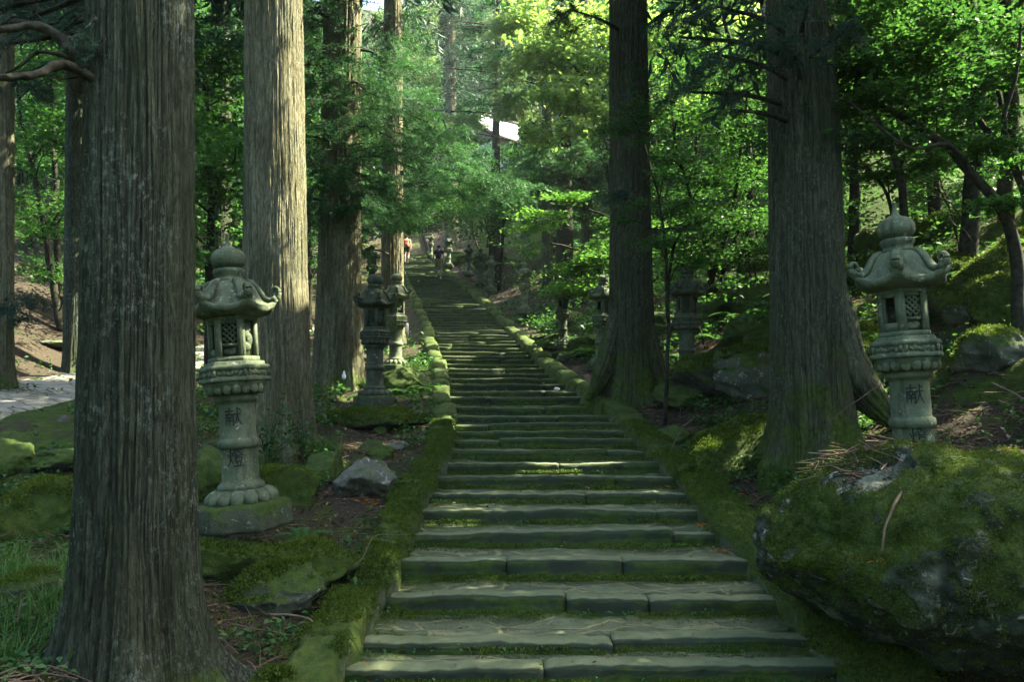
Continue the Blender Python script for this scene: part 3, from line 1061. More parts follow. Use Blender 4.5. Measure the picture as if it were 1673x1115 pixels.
for _x, _y, _d, _r in ((1600, 60, 18, 1.2), (60, 330, 20, 1.0), (100, 250, 20, 1.0), (830, 215, 75, 4.0), (1450, 160, 18, 0.8), (1400, 280, 15, 0.8), (1540, 250, 15, 0.8), (800, 250, 46, 2.0), (720, 330, 36, 1.2), (350, 160, 22, 1.2)):
    spot(_x, _y, _d, _r, 2.0, True)

# ------------------------------------------------------------------ stone lanterns
def kanji(strokes, w=0.075):
    """Brush strokes on the unit square as tapering ribbons: list of (points, quads)."""
    out = []
    for s in strokes:
        P = curve([(a, b, 0) for a, b in s], 3 if len(s) == 2 else 5 * len(s))[:, :2]
        T = unit(np.gradient(P, axis=0))
        Nn = np.stack([-T[:, 1], T[:, 0]], -1)
        m = len(P)
        u = np.linspace(0, 1, m)
        ww = w * (1.05 - 0.45 * u + 0.25 * (u < 0.1))[:, None] * 0.5
        P = P.copy()
        P[0] -= T[0] * w * 0.3
        P[-1] += T[-1] * w * 0.35
        out.append(np.stack([P + Nn * ww, P - Nn * ww], 1))
    return out


K_KEN = [[(.04, .80), (.52, .82)], [(.275, .98), (.27, .62)], [(.07, .62), (.05, .30), (.04, .04)], [(.07, .62), (.49, .63)], [(.49, .63), (.49, .08), (.42, .03)], [(.17, .56), (.21, .46)],
         [(.39, .56), (.34, .46)], [(.14, .43), (.42, .44)], [(.13, .29), (.43, .30)], [(.28, .43), (.275, .06)], [(.54, .62), (.98, .65)], [(.75, .97), (.73, .60), (.66, .28), (.50, .03)],
         [(.74, .58), (.82, .28), (.99, .03)], [(.86, .90), (.94, .79)]]
K_TO = [[(.06, .66), (.12, .50)], [(.35, .72), (.27, .56)], [(.21, .97), (.20, .52), (.15, .25), (.02, .05)], [(.21, .42), (.35, .18)], [(.42, .90), (.61, .90), (.53, .70), (.36, .55)],
        [(.43, .78), (.50, .71)], [(.66, .98), (.74, .77), (.98, .57)], [(.89, .95), (.79, .83)], [(.97, .82), (.86, .71)], [(.50, .59), (.84, .60)], [(.50, .48), (.50, .27)],
        [(.50, .48), (.84, .49), (.84, .28)], [(.50, .28), (.84, .28)], [(.56, .21), (.61, .10)], [(.81, .21), (.74, .10)], [(.39, .03), (.97, .04)]]


def lettering_mesh(chars, r, ang, size, zs_):
    out = []
    for strokes, z0 in zip(chars, zs_):
        mb = MB()
        for rib in kanji(strokes):
            m = len(rib)
            a = (rib[..., 0] - 0.5) * size / r + ang
            v = np.stack([(r + 0.0025) * np.cos(a), (r + 0.0025) * np.sin(a), z0 + rib[..., 1] * size * 1.12], -1).reshape(-1, 3)
            mb.add(v, [[2 * i, 2 * i + 1, 2 * i + 3, 2 * i + 2] for i in range(m - 1)])
        out.append(mb.mesh('lettering'))
    return out


def hexshape(th, off=0.0, soft=1.0):
    d = (th - off + np.pi / 6) % (np.pi / 3) - np.pi / 6
    return 1 + soft * (1 / np.cos(d) - 1)


def worn(V, amp=0.004, seed=0):
    V = np.asarray(V, dtype=float)
    o = np.stack([fbm(V / 0.09 + 5 * k, 3, seed + k) for k in range(3)], -1)
    return V + o * amp


def ball(c, rad, n=10, m=7):
    th = np.linspace(0, np.pi, m)
    prof = np.stack([np.sin(th), -np.cos(th)], -1)
    V, Q = lathe(prof, n)
    return V * np.asarray(rad) + np.asarray(c), Q


FRONT = -np.pi / 2


def make_lantern(name, label, text_ang=FRONT, ornate=True, mat='lantern', letters=(K_KEN, K_TO), charmat='char', seed=0, group='stone lanterns lining the stairway'):
    """Hexagonal carved stone lantern, foot at the origin, one face towards -Y, 2.48 m tall (2.3 m when plain)."""
    mt = M[mat]
    root = thing(name, (0, 0, 0), label, 'stone lantern', group)
    faces = [FRONT + k * np.pi / 3 for k in range(6)]
    hx = lambda th: hexshape(th, FRONT)
    # pedestal
    V, Q = lathe([(0.02, 0.0), (0.345, 0.0), (0.35, 0.03), (0.345, 0.19), (0.332, 0.215), (0.31, 0.222), (0.02, 0.225)], 96, hx)
    obj('pedestal', mesh_np('pedestal', worn(V, 0.012, seed), Q), M['pedestal'], root)
    # lotus base
    mb = MB()
    V, Q = lathe([(0.25, 0.21), (0.25, 0.235), (0.23, 0.27), (0.20, 0.31), (0.185, 0.335), (0.18, 0.345)], 64)
    mb.add(worn(V, 0.006, seed + 1), Q)
    for k in range(14):
        a = FRONT + k * 2 * np.pi / 14
        V, Q = ball((0, 0, 0), (0.078, 0.060, 0.066), 14, 10)
        Rm = np.array([[math.cos(a), math.sin(a), 0], [-math.sin(a), math.cos(a), 0], [0, 0, 1]])
        V[:, 2] -= 0.35 * np.abs(V[:, 0]) * (V[:, 0] > 0)
        mb.add(worn(V @ Rm + np.array([0.222 * math.cos(a), 0.222 * math.sin(a), 0.270]), 0.006, seed + 2), Q)
    obj('lotus_base', mb.mesh('lotus_base'), mt, root)
    # column with its middle ring
    prof = [(0.18, 0.32), (0.19, 0.335), (0.192, 0.355), (0.180, 0.375), (0.160, 0.39), (0.150, 0.41), (0.148, 0.66), (0.150, 0.668), (0.165, 0.675), (0.172, 0.70), (0.172, 0.722), (0.163, 0.745), (0.150, 0.752), (0.146, 0.76),
            (0.145, 1.03), (0.150, 1.05), (0.168, 1.062), (0.180, 1.08), (0.180, 1.10), (0.165, 1.12), (0.15, 1.135)]
    V, Q = lathe(prof, 72)
    col = obj('column', mesh_np('column', worn(V, 0.0028, seed + 3), Q), mt, root)
    if letters:
        sz = 0.135
        zt = (0.86, 0.525) if len(letters) == 2 else (0.86,)
        for lm in lettering_mesh(letters, 0.1505, text_ang, sz, zt):
            obj('lettering', lm, M[charmat], col)
    # platform: petals below, hexagonal slab with carved panels
    mb = MB()
    V, Q = lathe([(0.155, 1.115), (0.18, 1.13), (0.22, 1.165), (0.24, 1.205), (0.245, 1.22), (0.2, 1.225)], 96, lambda th: hexshape(th, FRONT, 0.5))
    mb.add(worn(V, 0.004, seed + 4), Q)
    for k in range(18):
        a = FRONT + (k + 0.5) * 2 * np.pi / 18
        V, Q = ball((0, 0, 0), (0.032, 0.040, 0.050), 12, 8)
        Rm = np.array([[math.cos(a), math.sin(a), 0], [-math.sin(a), math.cos(a), 0], [0, 0, 1]])
        rr = 0.212
        mb.add(V @ Rm + np.array([rr * math.cos(a), rr * math.sin(a), 1.165]), Q)
    V, Q = lathe([(0.2, 1.222), (0.250, 1.222), (0.256, 1.23), (0.256, 1.255), (0.243, 1.262), (0.243, 1.318), (0.254, 1.324), (0.254, 1.345), (0.245, 1.355), (0.215, 1.362), (0.215, 1.385), (0.205, 1.392), (0.05, 1.395)], 120, hx)
    mb.add(worn(V, 0.003, seed + 5), Q)
    pf = obj('platform', mb.mesh('platform'), mt, root)
    for k, a in enumerate(faces):
        n = np.array([math.cos(a), math.sin(a), 0])
        u = np.array([-math.sin(a), math.cos(a), 0])
        Mx = np.array([u, n, [0, 0, 1]])
        mb = MB()
        for s in (-1, 1):
            mb.add(*box(n * 0.249 + u * s * 0.122 + np.array([0, 0, 1.29]), (0.012, 0.006, 0.027), Mx))
        if ornate:
            for q, x in enumerate((-0.082, -0.049, -0.016, 0.016, 0.049, 0.082)):
                V, Q = ball((0, 0, 0), (0.022, 0.014, 0.017 + 0.006 * (q % 2)), 10, 7)
                V[:, 2] += 0.35 * V[:, 0] * (1 if x > 0 else -1)
                mb.add(V @ Mx + n * 0.243 + u * x + np.array([0, 0, 1.288 + 0.006 * math.sin(q * 2.1)]), Q)
        else:
            mb.add(*box(n * 0.245 + np.array([0, 0, 1.29]), (0.08, 0.004, 0.018), Mx))
        obj('carved_panel', mb.mesh('carved_panel', ornate), mt, pf)
    # firebox
    z0, z1, ap = 1.385, 1.775, 0.178
    fw = ap * math.tan(np.pi / 6)
    mb = MB()
    V, Q = lathe([(0.05, z0), (ap + 0.006, z0), (ap + 0.006, z0 + 0.045), (ap - 0.01, z0 + 0.05), (ap - 0.06, z0 + 0.05)], 96, hx)
    mb.add(V, Q)
    V, Q = lathe([(ap - 0.06, z1 - 0.04), (ap - 0.008, z1 - 0.04), (ap + 0.004, z1 - 0.035), (ap + 0.004, z1 + 0.01), (0.05, z1 + 0.01)], 96, hx)
    mb.add(V, Q)
    fb = None
    pieces = []
    for k, a in enumerate(faces):
        n = np.array([math.cos(a), math.sin(a), 0])
        u = np.array([-math.sin(a), math.cos(a), 0])
        Mx = np.array([u, n, [0, 0, 1]])
        zc = lambda z: np.array([0, 0, z])
        for s in (-1, 1):
            mb.add(*box(n * (ap - 0.016) + u * s * (fw - 0.021) + zc((z0 + z1) / 2), (0.019, 0.015, (z1 - z0) / 2 - 0.004), Mx))
        kind = ('lattice', 'panel', 'window', 'lattice', 'panel', 'window')[k] if ornate else ('lattice', 'panel', 'lattice', 'panel', 'lattice', 'window')[k]
        if kind == 'window':
            mb.add(*box(n * (ap - 0.018) + zc(z0 + 0.085), (fw - 0.040, 0.012, 0.032), Mx))
            mb.add(*box(n * (ap - 0.018) + zc(z1 - 0.055), (fw - 0.040, 0.012, 0.016), Mx))
            wb = MB()
            for s in (-1, 1):
                wb.add(*box(n * (ap - 0.024) + u * s * (fw - 0.050) + zc((z0 + z1) / 2 + 0.03), (0.010, 0.010, 0.125), Mx))
            pieces.append(('window_frame', wb.mesh('window_frame', False), mt))
            continue
        mb.add(*box(n * (ap - 0.045) + zc((z0 + z1) / 2), (fw - 0.022, 0.006, (z1 - z0) / 2 - 0.045), Mx))
        if kind == 'lattice':
            mb.add(*box(n * (ap - 0.022) + zc(z0 + 0.145), (fw - 0.040, 0.010, 0.012), Mx))
            mb.add(*box(n * (ap - 0.022) + zc(z1 - 0.052), (fw - 0.040, 0.010, 0.014), Mx))
            lb = MB()
            w2, zl0, zl1 = fw - 0.042, z0 + 0.158, z1 - 0.066
            zm, hh = (zl0 + zl1) / 2, (zl1 - zl0) / 2
            step = 0.046
            for sg in (-1, 1):
                for q in range(-5, 6):
                    # clipped diagonal bar
                    pts = []
                    for tt in np.linspace(-0.4, 0.4, 161):
                        x, z = q * step + tt, sg * tt
                        if abs(x) <= w2 and abs(z) <= hh:
                            pts.append((x, z))
                    if len(pts) > 4:
                        (xa, za), (xb, zb) = pts[0], pts[-1]
                        L = math.hypot(xb - xa, zb - za) / 2
                        c_ = math.cos(math.atan2(zb - za, xb - xa))
                        s_ = math.sin(math.atan2(zb - za, xb - xa))
                        ax = u * c_ + np.array([0, 0, s_])
                        ay = -u * s_ + np.array([0, 0, c_])
                        lb.add(*box(n * (ap - 0.024 - 0.002 * (sg > 0)) + u * (xa + xb) / 2 + zc(zm + (za + zb) / 2), (L, 0.006, 0.0075), np.array([ax, n, ay])))
            pieces.append(('lattice', lb.mesh('lattice', False), mt))
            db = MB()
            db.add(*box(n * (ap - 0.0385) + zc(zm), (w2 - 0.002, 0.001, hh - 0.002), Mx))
            pieces.append(('shade_plate', db.mesh('shade_plate', False), M['dark']))  # thin plate behind the lattice, coloured as the shaded hollow
            for q, (x, z, rx, rz) in enumerate(((-0.028, 0.09, 0.036, 0.022), (0.025, 0.095, 0.032, 0.03), (0.0, 0.078, 0.05, 0.016))):
                V, Q = ball((0, 0, 0), (rx, 0.014, rz), 12, 8)
                mb.add(V @ Mx + n * (ap - 0.038) + u * x + zc(z0 + z), Q)
        else:
            for x, z, rx, rz in ((-0.016, 0.24, 0.045, 0.05), (0.022, 0.19, 0.042, 0.06), (-0.008, 0.13, 0.05, 0.04), (0.012, 0.28, 0.03, 0.035)):
                V, Q = ball((0, 0, 0), (rx, 0.026, rz), 12, 8)
                mb.add(V @ Mx + n * (ap - 0.036) + u * x + zc(z0 + z), Q)
    fb = obj('firebox', mb.mesh('firebox', False), mt, root)
    for nm, me, mm in pieces:
        obj(nm, me, mm, fb)
    # roof
    zr = 1.765
    n = 180
    th = np.arange(n) / n * 2 * np.pi
    dl = (th - FRONT + np.pi / 6) % (np.pi / 3) - np.pi / 6
    corner = np.abs(dl) / (np.pi / 6)
    pr = np.array([(0.10, 0.315, 0), (0.135, 0.312, 0), (0.175, 0.30, 0.05), (0.215, 0.272, 0.1), (0.245, 0.235, 0.16), (0.268, 0.19, 0.25), (0.288, 0.148, 0.4), (0.315, 0.112, 0.6), (0.348, 0.09, 0.8), (0.378, 0.083, 0.95), (0.392, 0.078, 1.0),
                   (0.396, 0.066, 1.0), (0.392, 0.040, 1.0), (0.372, 0.028, 0.9), (0.30, 0.012, 0.5), (0.22, 0.005, 0.1), (0.06, 0.005, 0)])
    hexk = 1 / np.cos(dl)
    pr[:, 0] = np.where(pr[:, 0] > 0.13, 0.13 + (pr[:, 0] - 0.13) * 0.73, pr[:, 0])
    rad = pr[:, :1] * (1 + (hexk - 1)[None, :] * np.clip(pr[:, 2:3] * 1.3 + 0.25, 0, 1.15))
    zz = zr + pr[:, 1:2] + 0.075 * pr[:, 2:3] ** 2 * (corner ** 2.4)[None, :]
    # shallow panel channels between the ridges
    zz = zz - 0.012 * np.exp(-((corner[None, :] - 0.78) / 0.09) ** 2) * (pr[:, 2:3] < 0.95) * (pr[:, 1:2] > 0.06)
    V = np.stack([rad * np.cos(th), rad * np.sin(th), zz], -1).reshape(-1, 3)
    rf = obj('roof', mesh_np('roof', worn(V, 0.008, seed + 6), grid_quads(len(pr), n, True)), mt, root)
    for k in range(6):
        a = FRONT + np.pi / 6 + k * np.pi / 3
        n2 = np.array([math.cos(a), math.sin(a), 0])
        u = np.array([-math.sin(a), math.cos(a), 0])
        rp = [(0.15, 0.312), (0.20, 0.298), (0.25, 0.255), (0.29, 0.200), (0.325, 0.158), (0.375, 0.138), (0.42, 0.142), (0.452, 0.158)]
        # the ridge runs into a scroll
        cx, cz, sr = 0.440, 0.205, 0.052
        sp = [(cx + sr * (1 - 0.80 * t / 8.6) * math.cos(-1.45 + t), cz + sr * (1 - 0.80 * t / 8.6) * math.sin(-1.45 + t)) for t in np.linspace(0, 8.6, 34)]
        sq = lambda q: 0.13 + (q - 0.13) * 0.76
        pts = np.array([n2 * sq(r_) + np.array([0, 0, zr + z_]) for r_, z_ in rp + sp])
        rads = np.concatenate([np.linspace(0.022, 0.031, len(rp)), np.linspace(0.022, 0.009, len(sp))])
        V, Q, T = tube(pts, rads, 10)
        dd = (V @ u)
        V = V + (dd * 0.75)[:, None] * u
        sb = MB()
        sb.add(worn(V, 0.004, seed + 7 + k), Q, T)
        obj('scroll', sb.mesh('scroll'), mt, rf)
    # finial: lotus cup, jewel, spike
    mb = MB()
    V, Q = lathe([(0.05, 2.07), (0.125, 2.072), (0.128, 2.09), (0.112, 2.105), (0.105, 2.118), (0.118, 2.14), (0.128, 2.16), (0.128, 2.178), (0.115, 2.19), (0.07, 2.195)], 48, lambda t: 1 + 0.03 * np.cos(12 * t))
    mb.add(V, Q)
    jew = [(0.06, 2.185), (0.10, 2.195), (0.132, 2.225), (0.143, 2.265), (0.140, 2.30), (0.122, 2.335), (0.09, 2.358)]
    if ornate:
        jew += [(0.055, 2.372), (0.030, 2.390), (0.019, 2.42), (0.014, 2.475), (0.018, 2.482), (0.017, 2.494), (0.003, 2.496)]
    else:
        jew += [(0.05, 2.372), (0.02, 2.38), (0.002, 2.383)]
    V, Q = lathe(jew, 48)
    mb.add(worn(V, 0.003, seed + 20), Q)
    obj('finial', mb.mesh('finial'), mt, root)
    return root


def put(root, px, d, pybase, height, full, rz=0.0, tilt=(0, 0), sink=0.0):
    p = W(px, pybase, d)
    s = height / full
    root.location = (p[0], p[1], p[2] - sink * s)
    root.scale = (s, s, s)
    root.rotation_euler = (tilt[0], tilt[1], rz)
    return root


def px_height(d, pa, pb):
    return float(W(836, pa, d)[2] - W(836, pb, d)[2])


LG = 'stone lanterns lining the stairway'
L_A = make_lantern('stone_lantern', 'tall carved lantern beside the large foreground cedar, two black characters down its whole column', text_ang=FRONT - 0.05, seed=1)
put(L_A, 398, 6.6, 864, px_height(6.6, 384, 864), 2.486, R(10), (0, R(-4.6)))
L_B = make_lantern('stone_lantern', 'carved lantern with open window behind the huge mossy boulder, its column half buried', text_ang=FRONT + 0.12, seed=40)
put(L_B, 1503, 6.3, 838, px_height(6.3, 332, 838), 2.486, R(0), (0, R(-2.6)))
for c in L_B.children:                                     # the lettering of this one looks at the stairs, not along with the turned faces
    if c.name.startswith('column'):
        c.rotation_euler.z = R(-19)
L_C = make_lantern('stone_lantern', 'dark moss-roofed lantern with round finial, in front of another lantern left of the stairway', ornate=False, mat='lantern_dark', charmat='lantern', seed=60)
put(L_C, 612, 13.0, 668, px_height(13.0, 448, 668), 2.383, R(-12), (0, R(-0.5)))


def lantern_copy(src, label, px, d, base, top, full, rz, tilt=(0, 0), sink=0.0):
    c = copy_tree(src)
    c['label'] = label
    put(c, px, d, base, px_height(d, top, base), full, R(rz), (R(tilt[0]), R(tilt[1])), sink)
    return c


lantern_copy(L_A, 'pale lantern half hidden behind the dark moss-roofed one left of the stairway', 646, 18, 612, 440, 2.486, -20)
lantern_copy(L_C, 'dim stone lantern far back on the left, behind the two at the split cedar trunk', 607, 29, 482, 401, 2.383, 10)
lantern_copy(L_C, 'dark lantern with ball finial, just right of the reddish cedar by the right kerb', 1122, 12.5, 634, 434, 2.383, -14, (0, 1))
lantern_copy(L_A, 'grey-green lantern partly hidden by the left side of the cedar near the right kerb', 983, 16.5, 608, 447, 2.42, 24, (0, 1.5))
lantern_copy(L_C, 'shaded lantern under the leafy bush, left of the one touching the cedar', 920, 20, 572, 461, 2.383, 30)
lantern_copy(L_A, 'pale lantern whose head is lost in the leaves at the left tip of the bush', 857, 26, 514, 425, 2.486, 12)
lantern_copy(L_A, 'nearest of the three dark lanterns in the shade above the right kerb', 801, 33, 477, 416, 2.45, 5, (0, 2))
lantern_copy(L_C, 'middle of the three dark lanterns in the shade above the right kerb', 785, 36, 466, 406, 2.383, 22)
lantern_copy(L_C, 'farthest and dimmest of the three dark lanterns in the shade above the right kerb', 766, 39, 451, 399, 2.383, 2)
lantern_copy(L_A, 'pale sunlit lantern just right of the walking man in black', 733, 43, 438, 381, 2.486, 15)
lantern_copy(L_A, 'faint distant lantern left of the pale trunk near the top of the steps', 704, 50, 421, 379, 2.486, 0)
# ------------------------------------------------------------------ tall cedars
def foot(px, d, dz=0.0):
    p = W(px, 600, d)
    return np.array([p[0], d, Hs(p[0], d) + dz])


def cedar(label, px, d, top_px, r0, r1, h, bark, crown, seed, flare=0.35, flare_h=0.6, nseg=110, nz=110, zdense=None, ridge=0.03, roots=0.3, top_py=0, group='tall cedars along the stairway', z=None, lobes=6, crownmat='cedar_dark', crn=110):
    f = foot(px, d)
    if z is not None:
        f[2] = z
    top = W(top_px, top_py, d)
    ln = (top[0] - f[0]) / max(top[2] - f[2], 0.5)
    root = thing('cedar_tree', f, label, 'cedar tree', group)
    me = trunk_mesh(h, r0, r1, nseg, nz, flare, flare_h, ridge, (ln, 0), lobes, seed, zdense, roots)
    obj('trunk', me, M[bark], root)
    if crown:
        r = np.random.default_rng(seed + 500)
        V, Q = cedar_crown_mesh(crown[0], crown[1], crown[2], crn, r, f, (ln, 0))
        obj('crown', mesh_np('crown', V, Q, None, False), M[crownmat], root)
    return root, f, ln


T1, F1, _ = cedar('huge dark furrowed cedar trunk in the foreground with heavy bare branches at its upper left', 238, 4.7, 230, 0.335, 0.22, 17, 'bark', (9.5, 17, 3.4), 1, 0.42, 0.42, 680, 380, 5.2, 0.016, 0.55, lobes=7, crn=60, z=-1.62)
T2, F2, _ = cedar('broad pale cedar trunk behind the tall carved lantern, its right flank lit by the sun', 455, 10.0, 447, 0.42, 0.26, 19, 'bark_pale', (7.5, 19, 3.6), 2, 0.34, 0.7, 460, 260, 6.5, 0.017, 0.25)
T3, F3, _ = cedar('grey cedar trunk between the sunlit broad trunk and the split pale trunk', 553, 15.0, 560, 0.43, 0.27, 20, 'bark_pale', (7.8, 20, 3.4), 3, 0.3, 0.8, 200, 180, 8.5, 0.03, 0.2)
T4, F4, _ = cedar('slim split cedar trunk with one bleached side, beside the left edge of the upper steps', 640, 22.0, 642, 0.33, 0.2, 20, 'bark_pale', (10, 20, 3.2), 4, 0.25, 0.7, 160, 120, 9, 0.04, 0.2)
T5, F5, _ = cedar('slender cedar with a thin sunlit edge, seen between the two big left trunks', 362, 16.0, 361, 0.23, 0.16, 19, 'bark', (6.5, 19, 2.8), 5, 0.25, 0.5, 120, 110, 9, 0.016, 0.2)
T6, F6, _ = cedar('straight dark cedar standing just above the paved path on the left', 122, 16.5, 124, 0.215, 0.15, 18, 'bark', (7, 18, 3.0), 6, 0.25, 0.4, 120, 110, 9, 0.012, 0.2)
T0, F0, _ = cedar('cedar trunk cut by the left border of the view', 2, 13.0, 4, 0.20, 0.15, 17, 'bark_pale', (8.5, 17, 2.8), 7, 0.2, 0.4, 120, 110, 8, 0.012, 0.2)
T7, F7, _ = cedar('reddish cedar with a moss-green flared foot close to the right kerb', 1033, 13.0, 1026, 0.365, 0.24, 20, 'bark_mossy', (8.5, 20, 3.4), 8, 0.42, 0.65, 340, 240, 7.5, 0.019, 0.4, crn=210)
T8, F8, _ = cedar('massive cedar between the right-hand lanterns, its mossy roots sweeping down to the right', 1322, 8.5, 1308, 0.405, 0.27, 18, 'bark_mossy', (6.0, 18, 3.8), 9, 0.22, 0.6, 520, 300, 5.6, 0.016, 0.35, crn=210)
T9, F9, _ = cedar('pale trunk behind the distant sunlit lantern near the top of the steps', 737, 53, 735, 0.46, 0.3, 24, 'bark_pale', (9, 24, 4.0), 10, 0.2, 0.8, 80, 60, 14, 0.03, 0.1)
T10, F10, _ = cedar('dark distant trunk just right of the pale roof in the upper middle', 868, 46, 868, 0.5, 0.3, 26, 'bark', (13, 26, 4.0), 12, 0.2, 0.8, 80, 60, 14, 0.03, 0.1)

# mossy roots of the massive cedar sweeping down to the right, and of the foreground cedar
for own, of, mat, lst in ((T8, F8, 'bark_mossy', [([(1322, 330, 8.5), (1338, 450, 8.5), (1366, 560, 8.45), (1412, 640, 8.35), (1475, 705, 8.2)], (0.10, 0.28, 0.27, 0.20, 0.06))]),
                          (T7, F7, 'bark_mossy', [([(1020, 480, 12.95), (1000, 560, 12.9), (982, 615, 12.85), (960, 655, 12.8)], (0.10, 0.20, 0.16, 0.05)), ([(1045, 490, 12.95), (1062, 570, 12.9), (1082, 630, 12.85), (1100, 660, 12.8)], (0.10, 0.20, 0.15, 0.05))])):
    for pts, rr in lst:
        P = curve([W(*q) for q in pts], 60)
        ra = np.interp(np.linspace(0, 1, 60), np.linspace(0, 1, len(rr)), rr)
        ra = np.convolve(np.concatenate([np.full(4, ra[0]), ra, np.full(4, ra[-1])]), np.ones(9) / 9, 'valid')
        V, Q, T = tube(P, ra, 72)
        c_ = V - np.concatenate([np.repeat(P, 72, 0), P[-1:], P[:1]])
        ang = unit(c_ + 1e-9)
        gr = fbm(ang * 3.2 + np.stack([0 * V[:, 2], 0 * V[:, 2], V[:, 2] * 0.3], -1), 3, 17)
        V = V + c_ * (0.22 * fbm(V / 0.3, 3, 5) - 0.16 * np.clip(1 - np.abs(gr) * 5, 0, 1))[:, None]
        obj('root', mesh_np('root', V - of, Q, T, True, {'groove': np.clip(1 - np.abs(gr) * 5, 0, 1)}), M[mat], own)

# heavy bare branches at the upper left of the foreground cedar
def px_tube(mb, pts, r0, r1, n=9, m=26, wob=0.02, seed=0, org=(0, 0, 0)):
    P = curve([W(*p) for p in pts], m)
    P = P + wob * np.stack([fbm(P / 0.3 + 7 * k, 2, seed + k) for k in range(3)], -1)
    V, Q, T = tube(P, np.linspace(r0, r1, m) * (1 + 0.15 * vnoise(P / 0.12, seed)), n)
    V = V + 0.30 * r0 * np.stack([fbm(V / 0.045 + 9 * k, 3, seed + k) for k in range(3)], -1)
    mb.add(V - np.asarray(org), Q, T)


for _i, (pts, r0, r1) in enumerate((
        ([(165, 120, 4.55), (110, 85, 4.45), (60, 60, 4.4), (0, 52, 4.3), (-60, 60, 4.2)], 0.055, 0.024),
        ([(160, 105, 4.6), (95, 72, 4.55), (50, 42, 4.6), (0, 36, 4.6), (-60, 30, 4.6)], 0.04, 0.018),
        ([(170, 130, 4.5), (110, 108, 4.3), (60, 125, 4.2), (0, 130, 4.1), (-60, 128, 4.0)], 0.05, 0.026),
        ([(150, 110, 4.5), (95, 92, 4.4), (55, 100, 4.4), (20, 122, 4.4), (-30, 150, 4.4)], 0.022, 0.008),
        ([(140, 90, 4.6), (100, 60, 4.7), (70, 30, 4.8), (45, -10, 4.9)], 0.018, 0.006),
        ([(150, 115, 4.5), (115, 120, 4.4), (90, 122, 4.3), (60, 118, 4.2)], 0.012, 0.004))):
    mb = MB()
    px_tube(mb, pts, r0 * 0.72, r1 * 0.5, 20, 110, 0.08, 40 + _i, F1)
    obj('branch', mb.mesh('branch'), M['limb'], T1)
mb = MB()
V, Q = ball((0, 0, 0), (0.16, 0.16, 0.20), 24, 16)
V = V + 0.05 * np.stack([fbm(V / 0.1 + 3 * k, 3, 70 + k) for k in range(3)], -1)
mb.add(V + W(158, 110, 4.62) - F1, Q)
obj('branch_knot', mb.mesh('branch_knot'), M['limb'], T1)


def cedar_boughs(root, f, pads, mat, seed, stem_x=None, name='bough', lit=False, **kw):
    """Low drooping boughs of a cedar: each pad (px, py, d, rx, ry, rz, branches) is fed by one limb from the trunk."""
    r = np.random.default_rng(seed)
    RECEIVER[0] = lit
    wood = MB()
    Vs, Qs, k = [], [], 0
    for px, py, d, rx, ry, rz, nb in pads:
        c = W(px, py, d)
        tr = np.array([f[0], f[1], c[2] + 0.4 * rx]) if stem_x is None else np.array([stem_x, f[1], c[2] + 0.4 * rx])
        E = c + unit(r.normal(size=(nb, 3))) * (r.uniform(0, 1, (nb, 1)) ** 0.5) * np.array([rx, ry, rz])
        out = unit((c - tr) * np.array([1, 1, 0.3]) + 1e-3)
        S = E - (out + 0.5 * r.normal(size=(nb, 3)) * np.array([1, 1, 0.5])) * r.uniform(0.45, 0.85, (nb, 1)) * rx
        S[:, 2] += 0.10
        v, q = cedar_fronds(S, E, r, **kw)
        Vs.append(v)
        Qs.append(q + k)
        k += len(v)
        bough_mesh(S, E, 0.18, 0.010, wood, 4)
        v, q, t = tube(curve([tr, (tr + c) / 2 + np.array([0, 0, 0.15 * rx]), c], 12) - 0, np.linspace(0.035, 0.012, 12), 6)
        wood.add(v, q, t)
    RECEIVER[0] = False
    wv = wood.mesh('boughs')
    wood_o = obj(name, wv, M['limb'], root)
    wood_o.location = tuple(-np.asarray(f))
    no = obj('needles', mesh_np('needles', np.concatenate(Vs), np.concatenate(Qs), None, False), M[mat], wood_o)
    return wood_o


